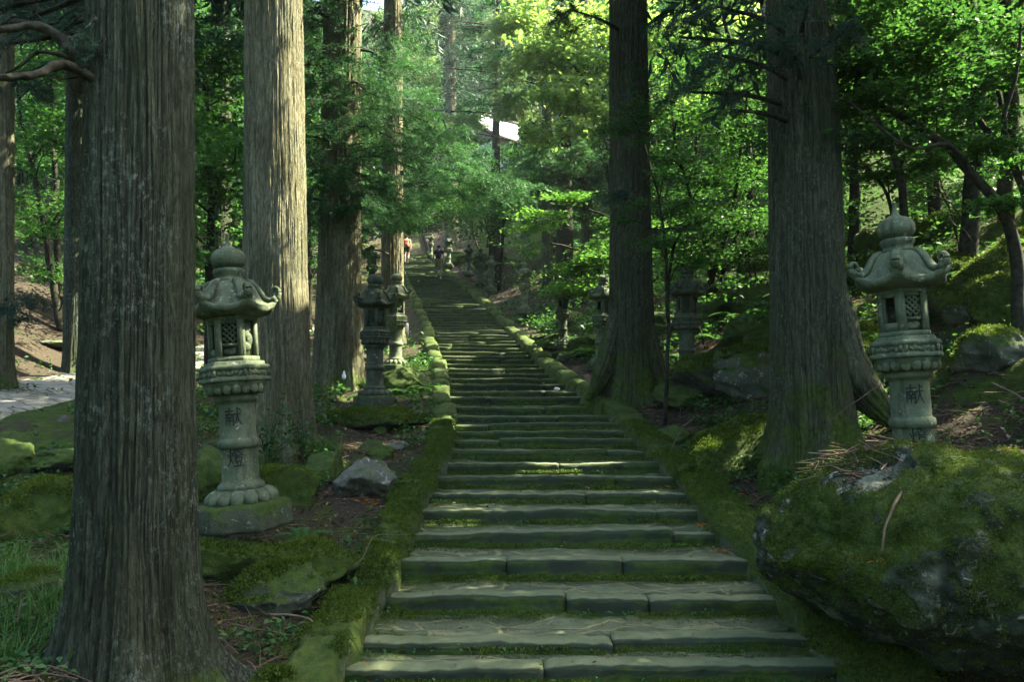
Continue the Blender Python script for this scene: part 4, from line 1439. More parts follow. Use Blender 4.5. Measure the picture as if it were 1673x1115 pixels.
# ------------------------------------------------------------------ broadleaf trees
def broad_tree(name, label, f, stems, pads, mat, size, seed, lobed=False, cat='tree', group=None, flat=0.5, twig_r=0.012, stem_r=(0.06, 0.02), clump=0.35, dens=1.0, barkmat='limb', lit=False):
    """f: foot. stems: pixel polylines (px, py, d) or world points; pads: (centre, radii, leaves)."""
    r = np.random.default_rng(seed)
    RECEIVER[0] = lit
    root = thing(name, f, label, cat, group)
    wood = MB()
    SP = []
    for s in stems:
        pts, rr = (s if isinstance(s, tuple) and len(s) == 2 and isinstance(s[1], tuple) else (s, stem_r))
        P = curve(pts, 10 * len(pts))
        P = P + 0.05 * np.stack([fbm(P / 0.5 + 3 * q, 2, seed + q) for q in range(3)], -1)
        P[0] = np.asarray(pts[0])
        v, q, t = tube(P, np.linspace(rr[0], rr[1], len(P)), 8)
        wood.add(v - f, q, t)
        SP.append(P)
    SP = np.concatenate(SP)
    L, nq = [], 0
    Vs, Qs = [], []
    for c, rad, n in pads:
        C, cl = pad_points(int(n * dens), c, rad, r, None, clump)
        C = C[sun_open(C)]
        if not len(C):
            continue
        j = SP[np.argmin(np.linalg.norm(SP - c + np.array([0, 0, 0.3]), axis=1))]
        mid = (j + c) / 2 + np.array([0, 0, 0.12 * np.linalg.norm(c - j)])
        if not sun_open(np.array([mid, c, (mid + c) / 2])).all():
            v, q = broad_leaves(C, size, r, flat, lobed)
            Vs.append(v - f)
            Qs.append(q + nq)
            nq += len(v)
            continue
        v, q, t = tube(curve([j, mid, c], 9), np.linspace(twig_r * 1.8, twig_r, 9), 5)
        wood.add(v - f, q, t)
        for e in cl[:: max(1, len(cl) // 7)]:
            v, q, t = tube(curve([c, (c + e) / 2 + r.normal(0, 0.05, 3), e], 5), np.linspace(twig_r, twig_r * 0.35, 5), 4)
            wood.add(v - f, q, t)
        v, q = broad_leaves(C, size, r, flat, lobed)
        Vs.append(v - f)
        Qs.append(q + nq)
        nq += len(v)
    obj('trunk', wood.mesh('trunk'), M[barkmat], root)
    RECEIVER[0] = False
    if Vs:
        obj('crown', mesh_np('crown', np.concatenate(Vs), np.concatenate(Qs), None, False), M[mat], root)
    return root


def pads_px(lst):
    return [(W(px, py, d), (rx, ry, rz), n) for px, py, d, rx, ry, rz, n in lst]


# cedar boughs seen in the middle of the view
cedar_boughs(T3, F3, [(470, 230, 13.6, 0.9, 0.7, 0.7, 22), (455, 110, 13.7, 1.0, 0.8, 0.7, 24), (470, 330, 13.5, 0.7, 0.6, 0.5, 14), (430, 20, 13.8, 1.0, 0.8, 0.6, 20), (480, 0, 13.8, 1.0, 0.8, 0.6, 16), (520, 120, 14.6, 0.8, 0.8, 0.6, 14), (600, 150, 14.2, 1.0, 0.9, 0.6, 20), (650, 110, 15, 0.9, 0.9, 0.6, 16), (560, 210, 14.2, 0.9, 0.8, 0.6, 20), (640, 225, 14.2, 1.0, 0.9, 0.6, 20),
                      (700, 200, 15.0, 0.9, 0.8, 0.5, 16), (530, 290, 14.2, 0.7, 0.7, 0.5, 16), (610, 300, 14.4, 0.8, 0.8, 0.5, 16), (690, 280, 15.0, 0.8, 0.8, 0.5, 14), (510, 45, 15, 0.7, 0.7, 0.5, 10),
                      (545, 350, 14.4, 0.6, 0.6, 0.35, 9)], 'cedar', 301, lit=True)
cedar_boughs(T4, F4, [(700, 300, 20.5, 1.5, 1.2, 0.55, 20), (780, 290, 20.5, 1.4, 1.1, 0.5, 20), (840, 305, 20.5, 1.1, 0.9, 0.35, 16), (660, 350, 21, 1.0, 0.9, 0.5, 14), (610, 360, 20, 0.8, 0.8, 0.6, 12), (740, 240, 21, 1.3, 1.1, 0.6, 18),
                      (610, 60, 22, 1.3, 1.0, 0.9, 16), (680, 130, 21, 1.3, 1.1, 0.8, 18), (590, 410, 20, 0.6, 0.6, 0.4, 8)], 'cedar', 302, lit=True, twl=0.4, nl=0.10, nw=0.016)
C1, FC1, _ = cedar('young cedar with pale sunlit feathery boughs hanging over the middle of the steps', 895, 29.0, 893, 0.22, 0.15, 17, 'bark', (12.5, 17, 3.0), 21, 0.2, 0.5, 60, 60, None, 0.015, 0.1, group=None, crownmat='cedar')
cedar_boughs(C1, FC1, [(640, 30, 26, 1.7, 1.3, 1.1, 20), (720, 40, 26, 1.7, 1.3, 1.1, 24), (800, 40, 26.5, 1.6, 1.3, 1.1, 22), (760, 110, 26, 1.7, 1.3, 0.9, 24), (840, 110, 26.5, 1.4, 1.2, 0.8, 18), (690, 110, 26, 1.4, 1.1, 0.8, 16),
                       (780, 170, 25.5, 1.6, 1.2, 0.7, 22), (850, 180, 26, 1.0, 1.0, 0.6, 12), (700, 180, 26, 1.3, 1.1, 0.7, 16), (860, 20, 27, 1.4, 1.2, 1.0, 16), (760, 215, 25.5, 0.9, 0.9, 0.4, 10)], 'cedar_sunlit', 303, lit=True, twl=0.5, nl=0.12, nw=0.021)
C2, FC2, _ = cedar('dark young cedar behind the leafy bush left of the reddish cedar', 960, 27.0, 955, 0.2, 0.14, 15, 'bark', (9.0, 15, 2.6), 22, 0.2, 0.5, 60, 60, None, 0.015, 0.1, group=None)
cedar_boughs(C2, FC2, [(930, 270, 26, 1.6, 1.2, 0.9, 20), (990, 250, 26, 1.4, 1.2, 0.9, 18), (880, 310, 26.5, 1.2, 1.0, 0.7, 14), (960, 330, 26, 1.4, 1.1, 0.8, 16), (900, 240, 26.5, 1.1, 1.0, 0.7, 14)], 'cedar', 304, lit=True, twl=0.5, nl=0.12, nw=0.021)
# dark boughs hanging at the top right, near
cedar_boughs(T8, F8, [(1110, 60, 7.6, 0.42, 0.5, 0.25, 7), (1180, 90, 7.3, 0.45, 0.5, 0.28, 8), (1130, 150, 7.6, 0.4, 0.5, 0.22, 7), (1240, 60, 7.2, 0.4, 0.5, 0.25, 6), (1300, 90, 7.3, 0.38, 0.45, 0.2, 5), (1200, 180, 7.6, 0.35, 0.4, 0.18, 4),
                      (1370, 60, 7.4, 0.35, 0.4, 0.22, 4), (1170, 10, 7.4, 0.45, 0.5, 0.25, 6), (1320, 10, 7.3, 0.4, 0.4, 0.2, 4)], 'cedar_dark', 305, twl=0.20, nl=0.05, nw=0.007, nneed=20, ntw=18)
cedar_boughs(T7, F7, [(930, 15, 11.8, 0.4, 0.4, 0.3, 8), (1000, 320, 12.0, 0.35, 0.4, 0.15, 4)], 'cedar_dark', 306, twl=0.25, nl=0.06, nw=0.009)
cedar_boughs(T5, F5, [(345, 60, 16, 0.6, 0.6, 0.5, 10), (360, 190, 15.8, 0.5, 0.5, 0.4, 8), (335, 250, 16.5, 0.6, 0.6, 0.5, 9), (390, 120, 16, 0.5, 0.5, 0.4, 8), (350, 310, 16, 0.5, 0.5, 0.4, 8)], 'cedar', 307, nw=0.013)
cedar_boughs(T0, F0, [(40, 20, 12, 0.6, 0.6, 0.4, 11), (100, 30, 12.5, 0.6, 0.6, 0.4, 10), (60, 150, 13, 0.6, 0.6, 0.3, 7), (20, 500, 12.2, 0.5, 0.5, 0.25, 6)], 'cedar_dark', 308, nw=0.012)

cedar_boughs(T1, F1, [(60, 25, 4.9, 0.28, 0.3, 0.16, 6), (20, 70, 4.6, 0.25, 0.3, 0.14, 5), (110, 40, 4.7, 0.22, 0.25, 0.14, 5), (-20, 20, 4.8, 0.3, 0.3, 0.2, 6), (150, 85, 4.45, 0.12, 0.14, 0.10, 4)], 'cedar_dark', 309, twl=0.16, nl=0.035, nw=0.005, nneed=20, ntw=12)

# ------------------------------------------------------------------ broadleaf trees and bushes, one by one
def fpx(px, d):
    return foot(px, d)


def stem(f, pts):
    return [np.asarray(f)] + [W(*p) for p in pts]


f = fpx(1010, 26)
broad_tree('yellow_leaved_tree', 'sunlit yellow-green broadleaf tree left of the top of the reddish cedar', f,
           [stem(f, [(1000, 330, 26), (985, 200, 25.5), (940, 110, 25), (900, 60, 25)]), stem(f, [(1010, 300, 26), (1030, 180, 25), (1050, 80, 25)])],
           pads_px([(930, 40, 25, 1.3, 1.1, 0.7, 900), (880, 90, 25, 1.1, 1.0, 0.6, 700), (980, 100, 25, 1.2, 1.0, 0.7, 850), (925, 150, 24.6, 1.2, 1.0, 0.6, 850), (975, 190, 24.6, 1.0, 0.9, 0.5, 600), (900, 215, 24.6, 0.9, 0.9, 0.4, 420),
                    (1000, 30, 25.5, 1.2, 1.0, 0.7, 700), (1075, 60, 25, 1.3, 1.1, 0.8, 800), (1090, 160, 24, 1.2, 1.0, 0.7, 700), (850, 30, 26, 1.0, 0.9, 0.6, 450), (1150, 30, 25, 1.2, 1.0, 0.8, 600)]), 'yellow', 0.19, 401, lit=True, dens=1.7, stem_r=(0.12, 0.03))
f = fpx(985, 20.5)
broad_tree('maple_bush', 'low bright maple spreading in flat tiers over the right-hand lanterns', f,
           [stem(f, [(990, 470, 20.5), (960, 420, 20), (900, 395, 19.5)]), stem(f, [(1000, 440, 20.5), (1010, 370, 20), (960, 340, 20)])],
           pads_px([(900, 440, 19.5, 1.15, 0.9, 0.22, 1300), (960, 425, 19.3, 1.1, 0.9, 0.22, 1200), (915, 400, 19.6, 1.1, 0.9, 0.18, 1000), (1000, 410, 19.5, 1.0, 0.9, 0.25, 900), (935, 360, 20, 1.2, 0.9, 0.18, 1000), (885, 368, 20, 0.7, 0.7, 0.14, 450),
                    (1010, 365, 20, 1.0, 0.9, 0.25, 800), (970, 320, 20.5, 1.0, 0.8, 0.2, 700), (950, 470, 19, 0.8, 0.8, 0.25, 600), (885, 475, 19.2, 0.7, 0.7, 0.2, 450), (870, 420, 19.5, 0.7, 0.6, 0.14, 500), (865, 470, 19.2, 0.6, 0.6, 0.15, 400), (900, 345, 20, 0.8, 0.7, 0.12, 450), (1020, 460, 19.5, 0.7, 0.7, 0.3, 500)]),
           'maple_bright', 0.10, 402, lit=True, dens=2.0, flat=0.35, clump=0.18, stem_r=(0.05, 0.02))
f = fpx(1150, 16.5)
broad_tree('maple_tree', 'green maple filling the gap between the two right-hand cedars', f,
           [stem(f, [(1160, 440, 16.5), (1130, 330, 16.2), (1100, 220, 16)]), stem(f, [(1170, 430, 16.5), (1200, 330, 16.4), (1215, 200, 16.5), (1230, 100, 16.5)]), stem(f, [(1190, 420, 16.8), (1225, 330, 17)])],
           pads_px([(1110, 180, 16, 0.9, 0.9, 0.3, 800), (1170, 220, 16, 0.9, 0.9, 0.3, 850), (1095, 260, 16, 0.8, 0.8, 0.25, 700), (1150, 300, 15.8, 0.9, 0.9, 0.28, 850), (1215, 270, 16.4, 0.8, 0.8, 0.3, 700), (1200, 150, 16.5, 0.9, 0.9, 0.35, 700),
                    (1110, 345, 15.8, 0.8, 0.8, 0.22, 650), (1180, 370, 16, 0.8, 0.8, 0.25, 650), (1230, 350, 16.5, 0.6, 0.7, 0.25, 450), (1090, 110, 16.5, 0.9, 0.8, 0.35, 600), (1170, 90, 17, 0.9, 0.8, 0.4, 600), (1235, 90, 16.5, 0.7, 0.7, 0.35, 500),
                    (1095, 410, 15.6, 0.6, 0.6, 0.18, 350), (1150, 430, 16.2, 0.6, 0.6, 0.2, 380), (1215, 420, 16.5, 0.5, 0.6, 0.2, 300)]), 'maple', 0.085, 403, lit=True, dens=1.5, flat=0.4, clump=0.2, stem_r=(0.07, 0.02))
f = fpx(1085, 11.2)
broad_tree('maple_sapling', 'slender maple sapling whose sprays cross in front of the reddish cedar', f,
           [stem(f, [(1090, 470, 11.2), (1075, 330, 11.3), (1045, 210, 11.4)]), stem(f, [(1095, 440, 11.2), (1110, 380, 11), (1060, 370, 11.3)])],
           pads_px([(1030, 190, 11.4, 0.42, 0.4, 0.18, 380), (1010, 215, 11.5, 0.32, 0.35, 0.12, 220), (1060, 230, 11.3, 0.35, 0.35, 0.12, 260), (1085, 290, 11.2, 0.35, 0.35, 0.12, 220), (1075, 400, 11.1, 0.42, 0.4, 0.10, 320), (1035, 330, 11.6, 0.32, 0.3, 0.09, 200),
                    (1120, 370, 11.2, 0.3, 0.3, 0.10, 200), (1010, 365, 11.8, 0.25, 0.3, 0.07, 120), (1110, 430, 11, 0.3, 0.3, 0.10, 180), (1130, 330, 11.5, 0.3, 0.3, 0.1, 160)]), 'maple', 0.062, 404, lit=True, dens=1.4, flat=0.4, clump=0.15, stem_r=(0.03, 0.008), twig_r=0.006)
# dark maples leaning over the right-hand lantern
f = fpx(1668, 8.6)
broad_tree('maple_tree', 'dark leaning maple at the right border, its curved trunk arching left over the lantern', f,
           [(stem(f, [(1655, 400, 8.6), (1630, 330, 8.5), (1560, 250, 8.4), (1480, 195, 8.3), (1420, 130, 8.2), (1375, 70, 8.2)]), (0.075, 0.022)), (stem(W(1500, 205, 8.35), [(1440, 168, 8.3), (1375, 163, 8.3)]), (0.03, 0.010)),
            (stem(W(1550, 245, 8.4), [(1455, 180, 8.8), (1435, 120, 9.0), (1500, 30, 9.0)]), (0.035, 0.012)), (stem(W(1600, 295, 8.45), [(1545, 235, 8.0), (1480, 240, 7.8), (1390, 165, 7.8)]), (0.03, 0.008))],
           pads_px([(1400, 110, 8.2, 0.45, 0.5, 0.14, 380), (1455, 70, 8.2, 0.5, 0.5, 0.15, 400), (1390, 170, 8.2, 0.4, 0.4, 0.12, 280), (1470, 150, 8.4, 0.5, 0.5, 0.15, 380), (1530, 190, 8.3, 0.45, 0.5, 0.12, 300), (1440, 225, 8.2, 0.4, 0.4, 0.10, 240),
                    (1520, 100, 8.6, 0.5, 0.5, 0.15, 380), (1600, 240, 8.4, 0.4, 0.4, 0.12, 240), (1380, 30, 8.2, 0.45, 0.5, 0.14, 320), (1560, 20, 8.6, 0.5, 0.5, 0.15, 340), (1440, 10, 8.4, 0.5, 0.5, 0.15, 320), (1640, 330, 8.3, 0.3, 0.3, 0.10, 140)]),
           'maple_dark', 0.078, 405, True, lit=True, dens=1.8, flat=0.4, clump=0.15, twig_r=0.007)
f = fpx(1700, 9.6)
broad_tree('maple_tree', 'many-stemmed dark maple in the upper right corner', f,
           [(stem(f, [(1680, 330, 9.6), (1650, 260, 9.6), (1590, 180, 9.6), (1560, 90, 9.6), (1540, 0, 9.6)]), (0.06, 0.02)), (stem(f, [(1690, 300, 9.8), (1640, 190, 9.9), (1610, 60, 10)]), (0.05, 0.02)),
            (stem(W(1600, 190, 9.6), [(1520, 150, 9.4), (1480, 70, 9.4)]), (0.03, 0.01)), (stem(W(1655, 265, 9.6), [(1640, 200, 9.3), (1660, 120, 9.2), (1670, 40, 9.2)]), (0.035, 0.015))],
           pads_px([(1560, 60, 9.6, 0.6, 0.6, 0.18, 420), (1620, 40, 9.8, 0.6, 0.6, 0.18, 420), (1660, 110, 9.6, 0.55, 0.5, 0.16, 360), (1600, 130, 9.6, 0.55, 0.5, 0.16, 360), (1640, 190, 9.6, 0.5, 0.5, 0.15, 300), (1580, 210, 9.8, 0.45, 0.5, 0.14, 260), (1670, 260, 9.5, 0.4, 0.4, 0.12, 200),
                    (1500, 50, 9.8, 0.55, 0.5, 0.18, 340), (1510, 130, 10, 0.5, 0.5, 0.16, 280)]),
           'maple_dark', 0.08, 406, True, lit=True, dens=1.8, flat=0.4, clump=0.15, twig_r=0.008)
f = fpx(1482, 10.5)
broad_tree('maple_tree', 'thin dark twin-stemmed maple rising behind the right-hand lantern', f,
           [(stem(f, [(1478, 350, 10.5), (1462, 260, 10.5), (1430, 190, 10.5), (1400, 100, 10.4)]), (0.065, 0.03)), (stem(f, [(1452, 330, 10.8), (1400, 250, 11), (1375, 180, 11)]), (0.03, 0.012)), (stem(W(1466, 280, 10.5), [(1500, 200, 10.7), (1520, 120, 10.8)]), (0.03, 0.012))],
           pads_px([(1400, 200, 10.8, 0.5, 0.5, 0.15, 300), (1440, 130, 10.6, 0.55, 0.5, 0.16, 340), (1395, 270, 10.8, 0.45, 0.45, 0.13, 240), (1390, 60, 10.6, 0.55, 0.5, 0.16, 320), (1500, 110, 10.8, 0.5, 0.5, 0.15, 280), (1450, 290, 10.8, 0.4, 0.4, 0.1, 170), (1510, 270, 10.8, 0.4, 0.4, 0.1, 180)]),
           'maple_dark', 0.085, 407, True, lit=True, dens=1.8, flat=0.4, clump=0.15, twig_r=0.008)
# greener trees up the right-hand slope, whose tops shade the foreground (the last ones unseen, added for that)
for i, (px, d, hgt, lab) in enumerate(((1400, 15.5, 8.5, 'green broadleaf tree on the slope right of the massive cedar'), (1540, 14.5, 9.5, 'leafy tree on the rocky slope above the right-hand lantern'), (1640, 17, 10, 'bushy tree high on the slope in the upper right'),
                                       (1230, 20, 9.5, 'broadleaf tree on the slope seen just left of the massive cedar'), (1290, 27, 10, 'tall broadleaf tree behind the massive cedar'), (1480, 21, 10, 'broadleaf tree far up the slope behind the twin-stemmed maple'),
                                       (1120, 24, 8.5, 'broadleaf tree right behind the gap beside the reddish cedar'),
                                       (1655, 12.5, 8.5, 'dense leafy tree at the right border behind the leaning maples'), (1585, 10.8, 9.5, 'tall thin broadleaf tree straight above the half-buried lantern'),
                                       (2300, 7.6, 10.5, 'unseen broadleaf tree added outside the right border, its crown shading the huge boulder'), (2080, 11.5, 11, 'unseen broadleaf tree added for shade outside the right border, uphill of the leaning maples'))):
    f = fpx(px, d)
    r = np.random.default_rng(900 + i)
    st = [f, f + np.array([r.normal(0, 0.3), r.normal(0, 0.3), hgt * 0.35]), f + np.array([r.normal(0, 0.6), r.normal(0, 0.6), hgt * 0.75])]
    pads = []
    for k in range(26):
        q = r.uniform(0.22 if d > 13 else 0.55, 1.0)
        a = r.uniform(0, 6.28)
        rr = r.uniform(0.2, 1.0) * (3.4 if d > 15 else 4.0) * (1 - 0.5 * abs(q - 0.55))
        pads.append((f + np.array([math.cos(a) * rr, math.sin(a) * rr, hgt * q]), (1.1, 1.1, 0.32), 520 if d > 15 else 950))
    broad_tree('broadleaf_tree', lab, f, [(st, (0.13, 0.05))], pads, 'maple', 0.13 if px < 1500 or d > 15 else 0.19, 910 + i, flat=0.45, clump=0.2, twig_r=0.02)
# thin trees on the left, beyond the path
for i, (px, d, stm, lab) in enumerate(((98, 19, [(80, 420, 19), (66, 330, 19), (40, 220, 19), (25, 120, 19)], 'slender crooked tree leaning left between the two far-left cedars'), (96, 19.5, [(92, 380, 19.5), (88, 250, 19.5), (84, 120, 19.5)], 'thin upright tree growing beside the crooked one'),
                                       (140, 24, [(142, 380, 24), (140, 250, 24), (150, 120, 24)], 'pale-leaved sapling close to the left edge of the foreground trunk'), (40, 26, [(40, 350, 26), (30, 200, 26)], 'bushy sapling far back at the left'),
                                       (335, 24, [(335, 380, 24), (345, 250, 24), (330, 100, 24)], 'green sapling glimpsed just right of the foreground trunk'), (395, 27, [(395, 380, 27), (385, 200, 27)], 'leafy tree directly behind the slender sun-edged cedar'),
                                       (342, 14.5, [(342, 420, 14.5), (346, 300, 14.5), (338, 150, 14.5)], 'understory tree filling the gap between the foreground trunk and the slender cedar'), (505, 26, [(505, 380, 26), (508, 200, 26), (505, 60, 26)], 'leafy tree glimpsed right of the broad sunlit trunk'))):
    f = fpx(px, d)
    r = np.random.default_rng(940 + i)
    pads = []
    for k in range(17):
        pads.append((W(px + r.normal(0, 42), r.uniform(10, 470), d + r.normal(0, 1.2)), (0.9, 0.9, 0.28), 330 if d > 15 else 420))
    broad_tree('broadleaf_tree', lab, f, [(stem(f, stm), (0.10, 0.035))], pads, 'maple', 0.12, 950 + i, flat=0.45, clump=0.2, twig_r=0.012)
# thin saplings in the undergrowth of the right-hand slope
r = np.random.default_rng(333)
for i in range(16):
    d = r.uniform(9.5, 19)
    x = float(xr(d)) + r.uniform(1.6, 6.5)
    f = np.array([x, d, Hs(x, d) - 0.05])
    h = r.uniform(1.3, 2.8)
    top = f + np.array([r.normal(0, 0.4), r.normal(0, 0.3), h])
    pads = [(f + (top - f) * u + np.array([r.normal(0, 0.35), r.normal(0, 0.3), 0]), (0.42, 0.4, 0.09), 120) for u in (0.45, 0.6, 0.75, 0.9, 1.0)]
    broad_tree('sapling', 'thin broadleaf sapling in the undergrowth of the right-hand slope', f, [([f, (f + top) / 2 + r.normal(0, 0.12, 3), top], (0.018, 0.006))], pads, 'maple' if i % 2 else 'maple_dark', 0.085, 1400 + i, flat=0.4, clump=0.15, twig_r=0.005, group='saplings on the right-hand slope')
# under the boughs in the middle
for i, (lst, px, d, lab) in enumerate((
        ([(680, 330, 36), (720, 345, 36), (760, 330, 37), (700, 370, 38), (800, 345, 36), (740, 310, 38), (660, 372, 38)], 792, 42, 'shaded green tree arching over the far steps'),
        ([(820, 320, 33), (850, 340, 32), (790, 370, 34), (840, 290, 34), (870, 300, 33), (800, 310, 35)], 815, 34, 'dark green tree with thin twisted stems above the three dark lanterns'),
        ([(780, 255, 46), (820, 260, 46), (860, 255, 47), (740, 270, 47), (800, 280, 45), (880, 280, 46)], 820, 50, 'bright leafy bush in front of the pale roof'))):
    f = fpx(px, d)
    r = np.random.default_rng(970 + i)
    pads = [(W(a, b, c), (1.7, 1.4, 0.55), 750) for a, b, c in lst]
    broad_tree('broadleaf_tree', lab, f, [(stem(f, [(px + 6, 380, d), (px, 320, d)]), (0.10, 0.03)), (stem(f, [(px - 15, 390, d), (px - 30, 330, d)]), (0.07, 0.02))], pads, 'maple' if i != 1 else 'maple_dark', 0.15, 980 + i, flat=0.45, clump=0.25, twig_r=0.02)

# ------------------------------------------------------------------ forest behind
BG = 'forest trees in the background'
r = np.random.default_rng(77)
bgt = []
for d in (32, 38, 44, 52, 60, 70):
    for px in np.arange(-80, 1800, 1500 / (d * 0.36)):
        if r.random() < 0.9:
            bgt.append((px + r.normal(0, 25), d + r.normal(0, 2)))
nb = 0
for px, d in bgt:
    f = fpx(px, d)
    if float(xl(d)) - 1.2 < f[0] < float(xr(d)) + 1.2:
        continue
    if 760 < px < 900 and d > 40:
        continue
    ced = r.random() < (0.55 if px < 1000 else 0.3)
    left = px < 640
    side = 'left of' if left else 'right of'
    h = r.uniform(11, 19) if ced else r.uniform(8, 13)
    root = thing('cedar_tree' if ced else 'broadleaf_tree', f, ('dark cedar among the distant trees %s the upper steps' if ced else 'leafy tree among the distant trees %s the upper steps') % side, 'cedar tree' if ced else 'tree', BG + ' ' + side + ' the steps')
    obj('trunk', trunk_mesh(h * 0.9, 0.02 * h, 0.005 * h, 20, 20, 0.2, 0.5, 0.01, (r.normal(0, 0.01), 0), 5, nb, None, 0.0, -0.8), M['limb'], root)
    if ced:
        V, Q = cedar_crown_mesh(h * 0.18, h, h * 0.17, 42, r, f)
    else:
        C = []
        for k in range(22):
            q = r.uniform(0.15, 1.0)
            a = r.uniform(0, 6.28)
            rr = r.uniform(0.2, 1.0) * h * 0.34 * (1 - 0.6 * abs(q - 0.5))
            C.append(pad_points(190, f + np.array([math.cos(a) * rr, math.sin(a) * rr, h * q]), (1.5, 1.5, 0.6), r, 4, 0.3)[0])
        C = np.concatenate(C)
        C = C[sun_open(C)]
        V, Q = broad_leaves(C, 0.30, r, 0.5)
        V = V - f
    obj('crown', mesh_np('crown', V, Q, None, False), M['cedar' if ced else 'forest'], root)
    nb += 1

# far wooded hillside, one mass
r = np.random.default_rng(78)
C = []
for k in range(900):
    y = r.uniform(74, 128)
    x = r.uniform(-60, 60)
    z = Hs(x, y)
    hh = r.uniform(5, 13)
    if -6 < x + 1.0 < 5 and y < 92:
        continue
    C.append(pad_points(150, np.array([x, y, z + hh * 0.6]), (2.6, 2.6, hh * 0.5), r, 9, 0.4)[0])
C = np.concatenate(C)
V, Q = broad_leaves(C[sun_open(C)], 0.62, r, 0.6)
o = obj('distant_woods', mesh_np('distant_woods', V, Q, None, False), M['forest'])
tag(o, 'wooded hillside closing the view far behind the steps', 'woods', kind='stuff')

# unseen woods behind and beside the camera, added to block skylight
r = np.random.default_rng(79)
C = []
for k in range(420):
    y = r.uniform(-32, -3.5)
    x = r.uniform(-26, 26)
    hh = r.uniform(1, 17)
    if y > -7 and abs(x) < 2.5 and hh > 12:
        continue
    C.append(pad_points(120, np.array([x, y, Hs(x, y) + hh]), (2.2, 2.2, 1.6), r, 8, 0.4)[0])
for k in range(160):
    sd = 1 if k % 2 else -1
    y = r.uniform(-3, 9)
    x = sd * r.uniform(10.5, 24)
    C.append(pad_points(120, np.array([x, y, Hs(x, y) + r.uniform(1, 14)]), (2.0, 2.0, 1.5), r, 8, 0.4)[0])
V, Q = broad_leaves(np.concatenate(C), 0.42, r, 0.6)
o = obj('unseen_woods', mesh_np('unseen_woods', V, Q, None, False), M['forest'])
tag(o, 'unseen leafy woods added behind and beside the camera to block skylight', 'woods', kind='stuff')
# ------------------------------------------------------------------ rocks
def moss_tufts(P, N, r, ln=0.02, w=0.006, k=3):
    """Short blades standing on a surface."""
    n = len(P)
    B = P[:, None, :].repeat(k, 1).reshape(-1, 3) + r.normal(0, ln * 0.35, (n * k, 3)) * np.array([1, 1, 0.1])
    D = unit(N[:, None, :].repeat(k, 1).reshape(-1, 3) + 0.7 * r.normal(size=(n * k, 3)))
    L = ln * r.uniform(0.5, 1.4, n * k)
    return leaf_quads(B + D * (L * 0.4)[:, None], unit(np.cross(D, r.normal(size=D.shape))), D, L, np.full(n * k, w), 0.05)


def vert_normals(V, Q):
    a = V[Q[:, 2]] - V[Q[:, 0]]
    b = V[Q[:, 3]] - V[Q[:, 1]]
    fn = unit(np.cross(a, b))
    N = np.zeros_like(V)
    for k in range(4):
        np.add.at(N, Q[:, k], fn)
    return unit(N)


def rock_verts(n, r, cuts=7, rough=0.10):
    """Angular weathered stone of about unit radius."""
    th = np.linspace(0, np.pi, n)
    ph = np.arange(2 * n) / (2 * n) * 2 * np.pi
    T, P = np.meshgrid(th, ph, indexing='ij')
    V = np.stack([np.sin(T) * np.cos(P), np.sin(T) * np.sin(P), np.cos(T)], -1).reshape(-1, 3)
    s = int(r.integers(0, 999))
    V = V * (1 + 0.22 * fbm(V * 1.2 + s, 2, s))[:, None]
    for k in range(cuts):
        nrm = unit(r.normal(size=3))
        dd = V @ nrm - r.uniform(0.55, 0.85)
        V = V - np.maximum(dd, 0)[:, None] * nrm * 0.92
    V = V * (1 + rough * fbm(V * 3.1 + s, 4, s + 3))[:, None]
    return V, grid_quads(n, 2 * n, True)


ROCKMESH = []
for k in range(7):
    V, Q = rock_verts(48, np.random.default_rng(1200 + k), 6 + k % 3, 0.16)
    V = V + unit(V) * (0.07 * fbm(V * 5, 4, k) + 0.03 * fbm(V * 16, 2, k + 5))[:, None]
    ROCKMESH.append((V, Q))
_rock_cache = {}


def rock(label, px, d, size, var, mat, sink=0.35, rz=0.0, tilt=(0, 0), group=None, x=None, cat='rock', name='mossy_rock', fine=None):
    xx = W(px, 600, d)[0] if x is None else x
    if fine:
        V, Q = rock_verts(fine, np.random.default_rng(1200 + var + int(px) + int(d * 37)), 5 + var % 3, 0.14)
        V = V * np.asarray(size)
        V = V + unit(V) * (0.05 * fbm(V * 5, 4, var) + 0.018 * fbm(V * 22, 2, var + 5))[:, None]
        o = obj(name, mesh_np('rock', V, Q), M[mat], None, (xx, d, Hs(xx, d) + size[2] * (1 - 2 * sink) * 0.6))
        o.rotation_euler = (R(tilt[0]), R(tilt[1]), R(rz))
        if mat == 'rock_green' or mat == 'rock':
            N = vert_normals(V, Q)
            N = N * np.sign(np.sum(N * V, 1, keepdims=True))
            rr = np.random.default_rng(var + int(px))
            ok = np.where((N[:, 2] + 0.9 * fbm(V * 2.6, 3, 9) > (0.15 if mat == 'rock_green' else 0.6)))[0]
            nn = int(min(9000, 12000 * size[0] * size[1] + 900)) * (1 if d < 10 else 1)
            idx = rr.choice(ok, nn)
            v, q = moss_tufts(V[idx] + rr.normal(0, 0.02, (nn, 3)) * np.array([1, 1, 0.2]), N[idx], rr, 0.024 + 0.001 * d, 0.007 + 0.0005 * d, 3)
            mo = obj('moss', mesh_np('moss', v, q, None, False), M['moss_tuft'], o)
            mo['kind'] = 'stuff'
        return tag(o, label, cat, group)
    key = (var, mat, fine)
    if key not in _rock_cache:
        V, Q = ROCKMESH[var] if not fine else rock_verts(fine, np.random.default_rng(1200 + var), 5 + var % 3, 0.12)
        me = mesh_np('rock', V, Q)
        me.materials.append(M[mat])
        _rock_cache[key] = me
    o = obj(name, _rock_cache[key], None, None, (xx, d, Hs(xx, d) + size[2] * (1 - 2 * sink) * 0.6))
    o.scale = size
    o.rotation_euler = (R(tilt[0]), R(tilt[1]), R(rz))
    return tag(o, label, cat, group)


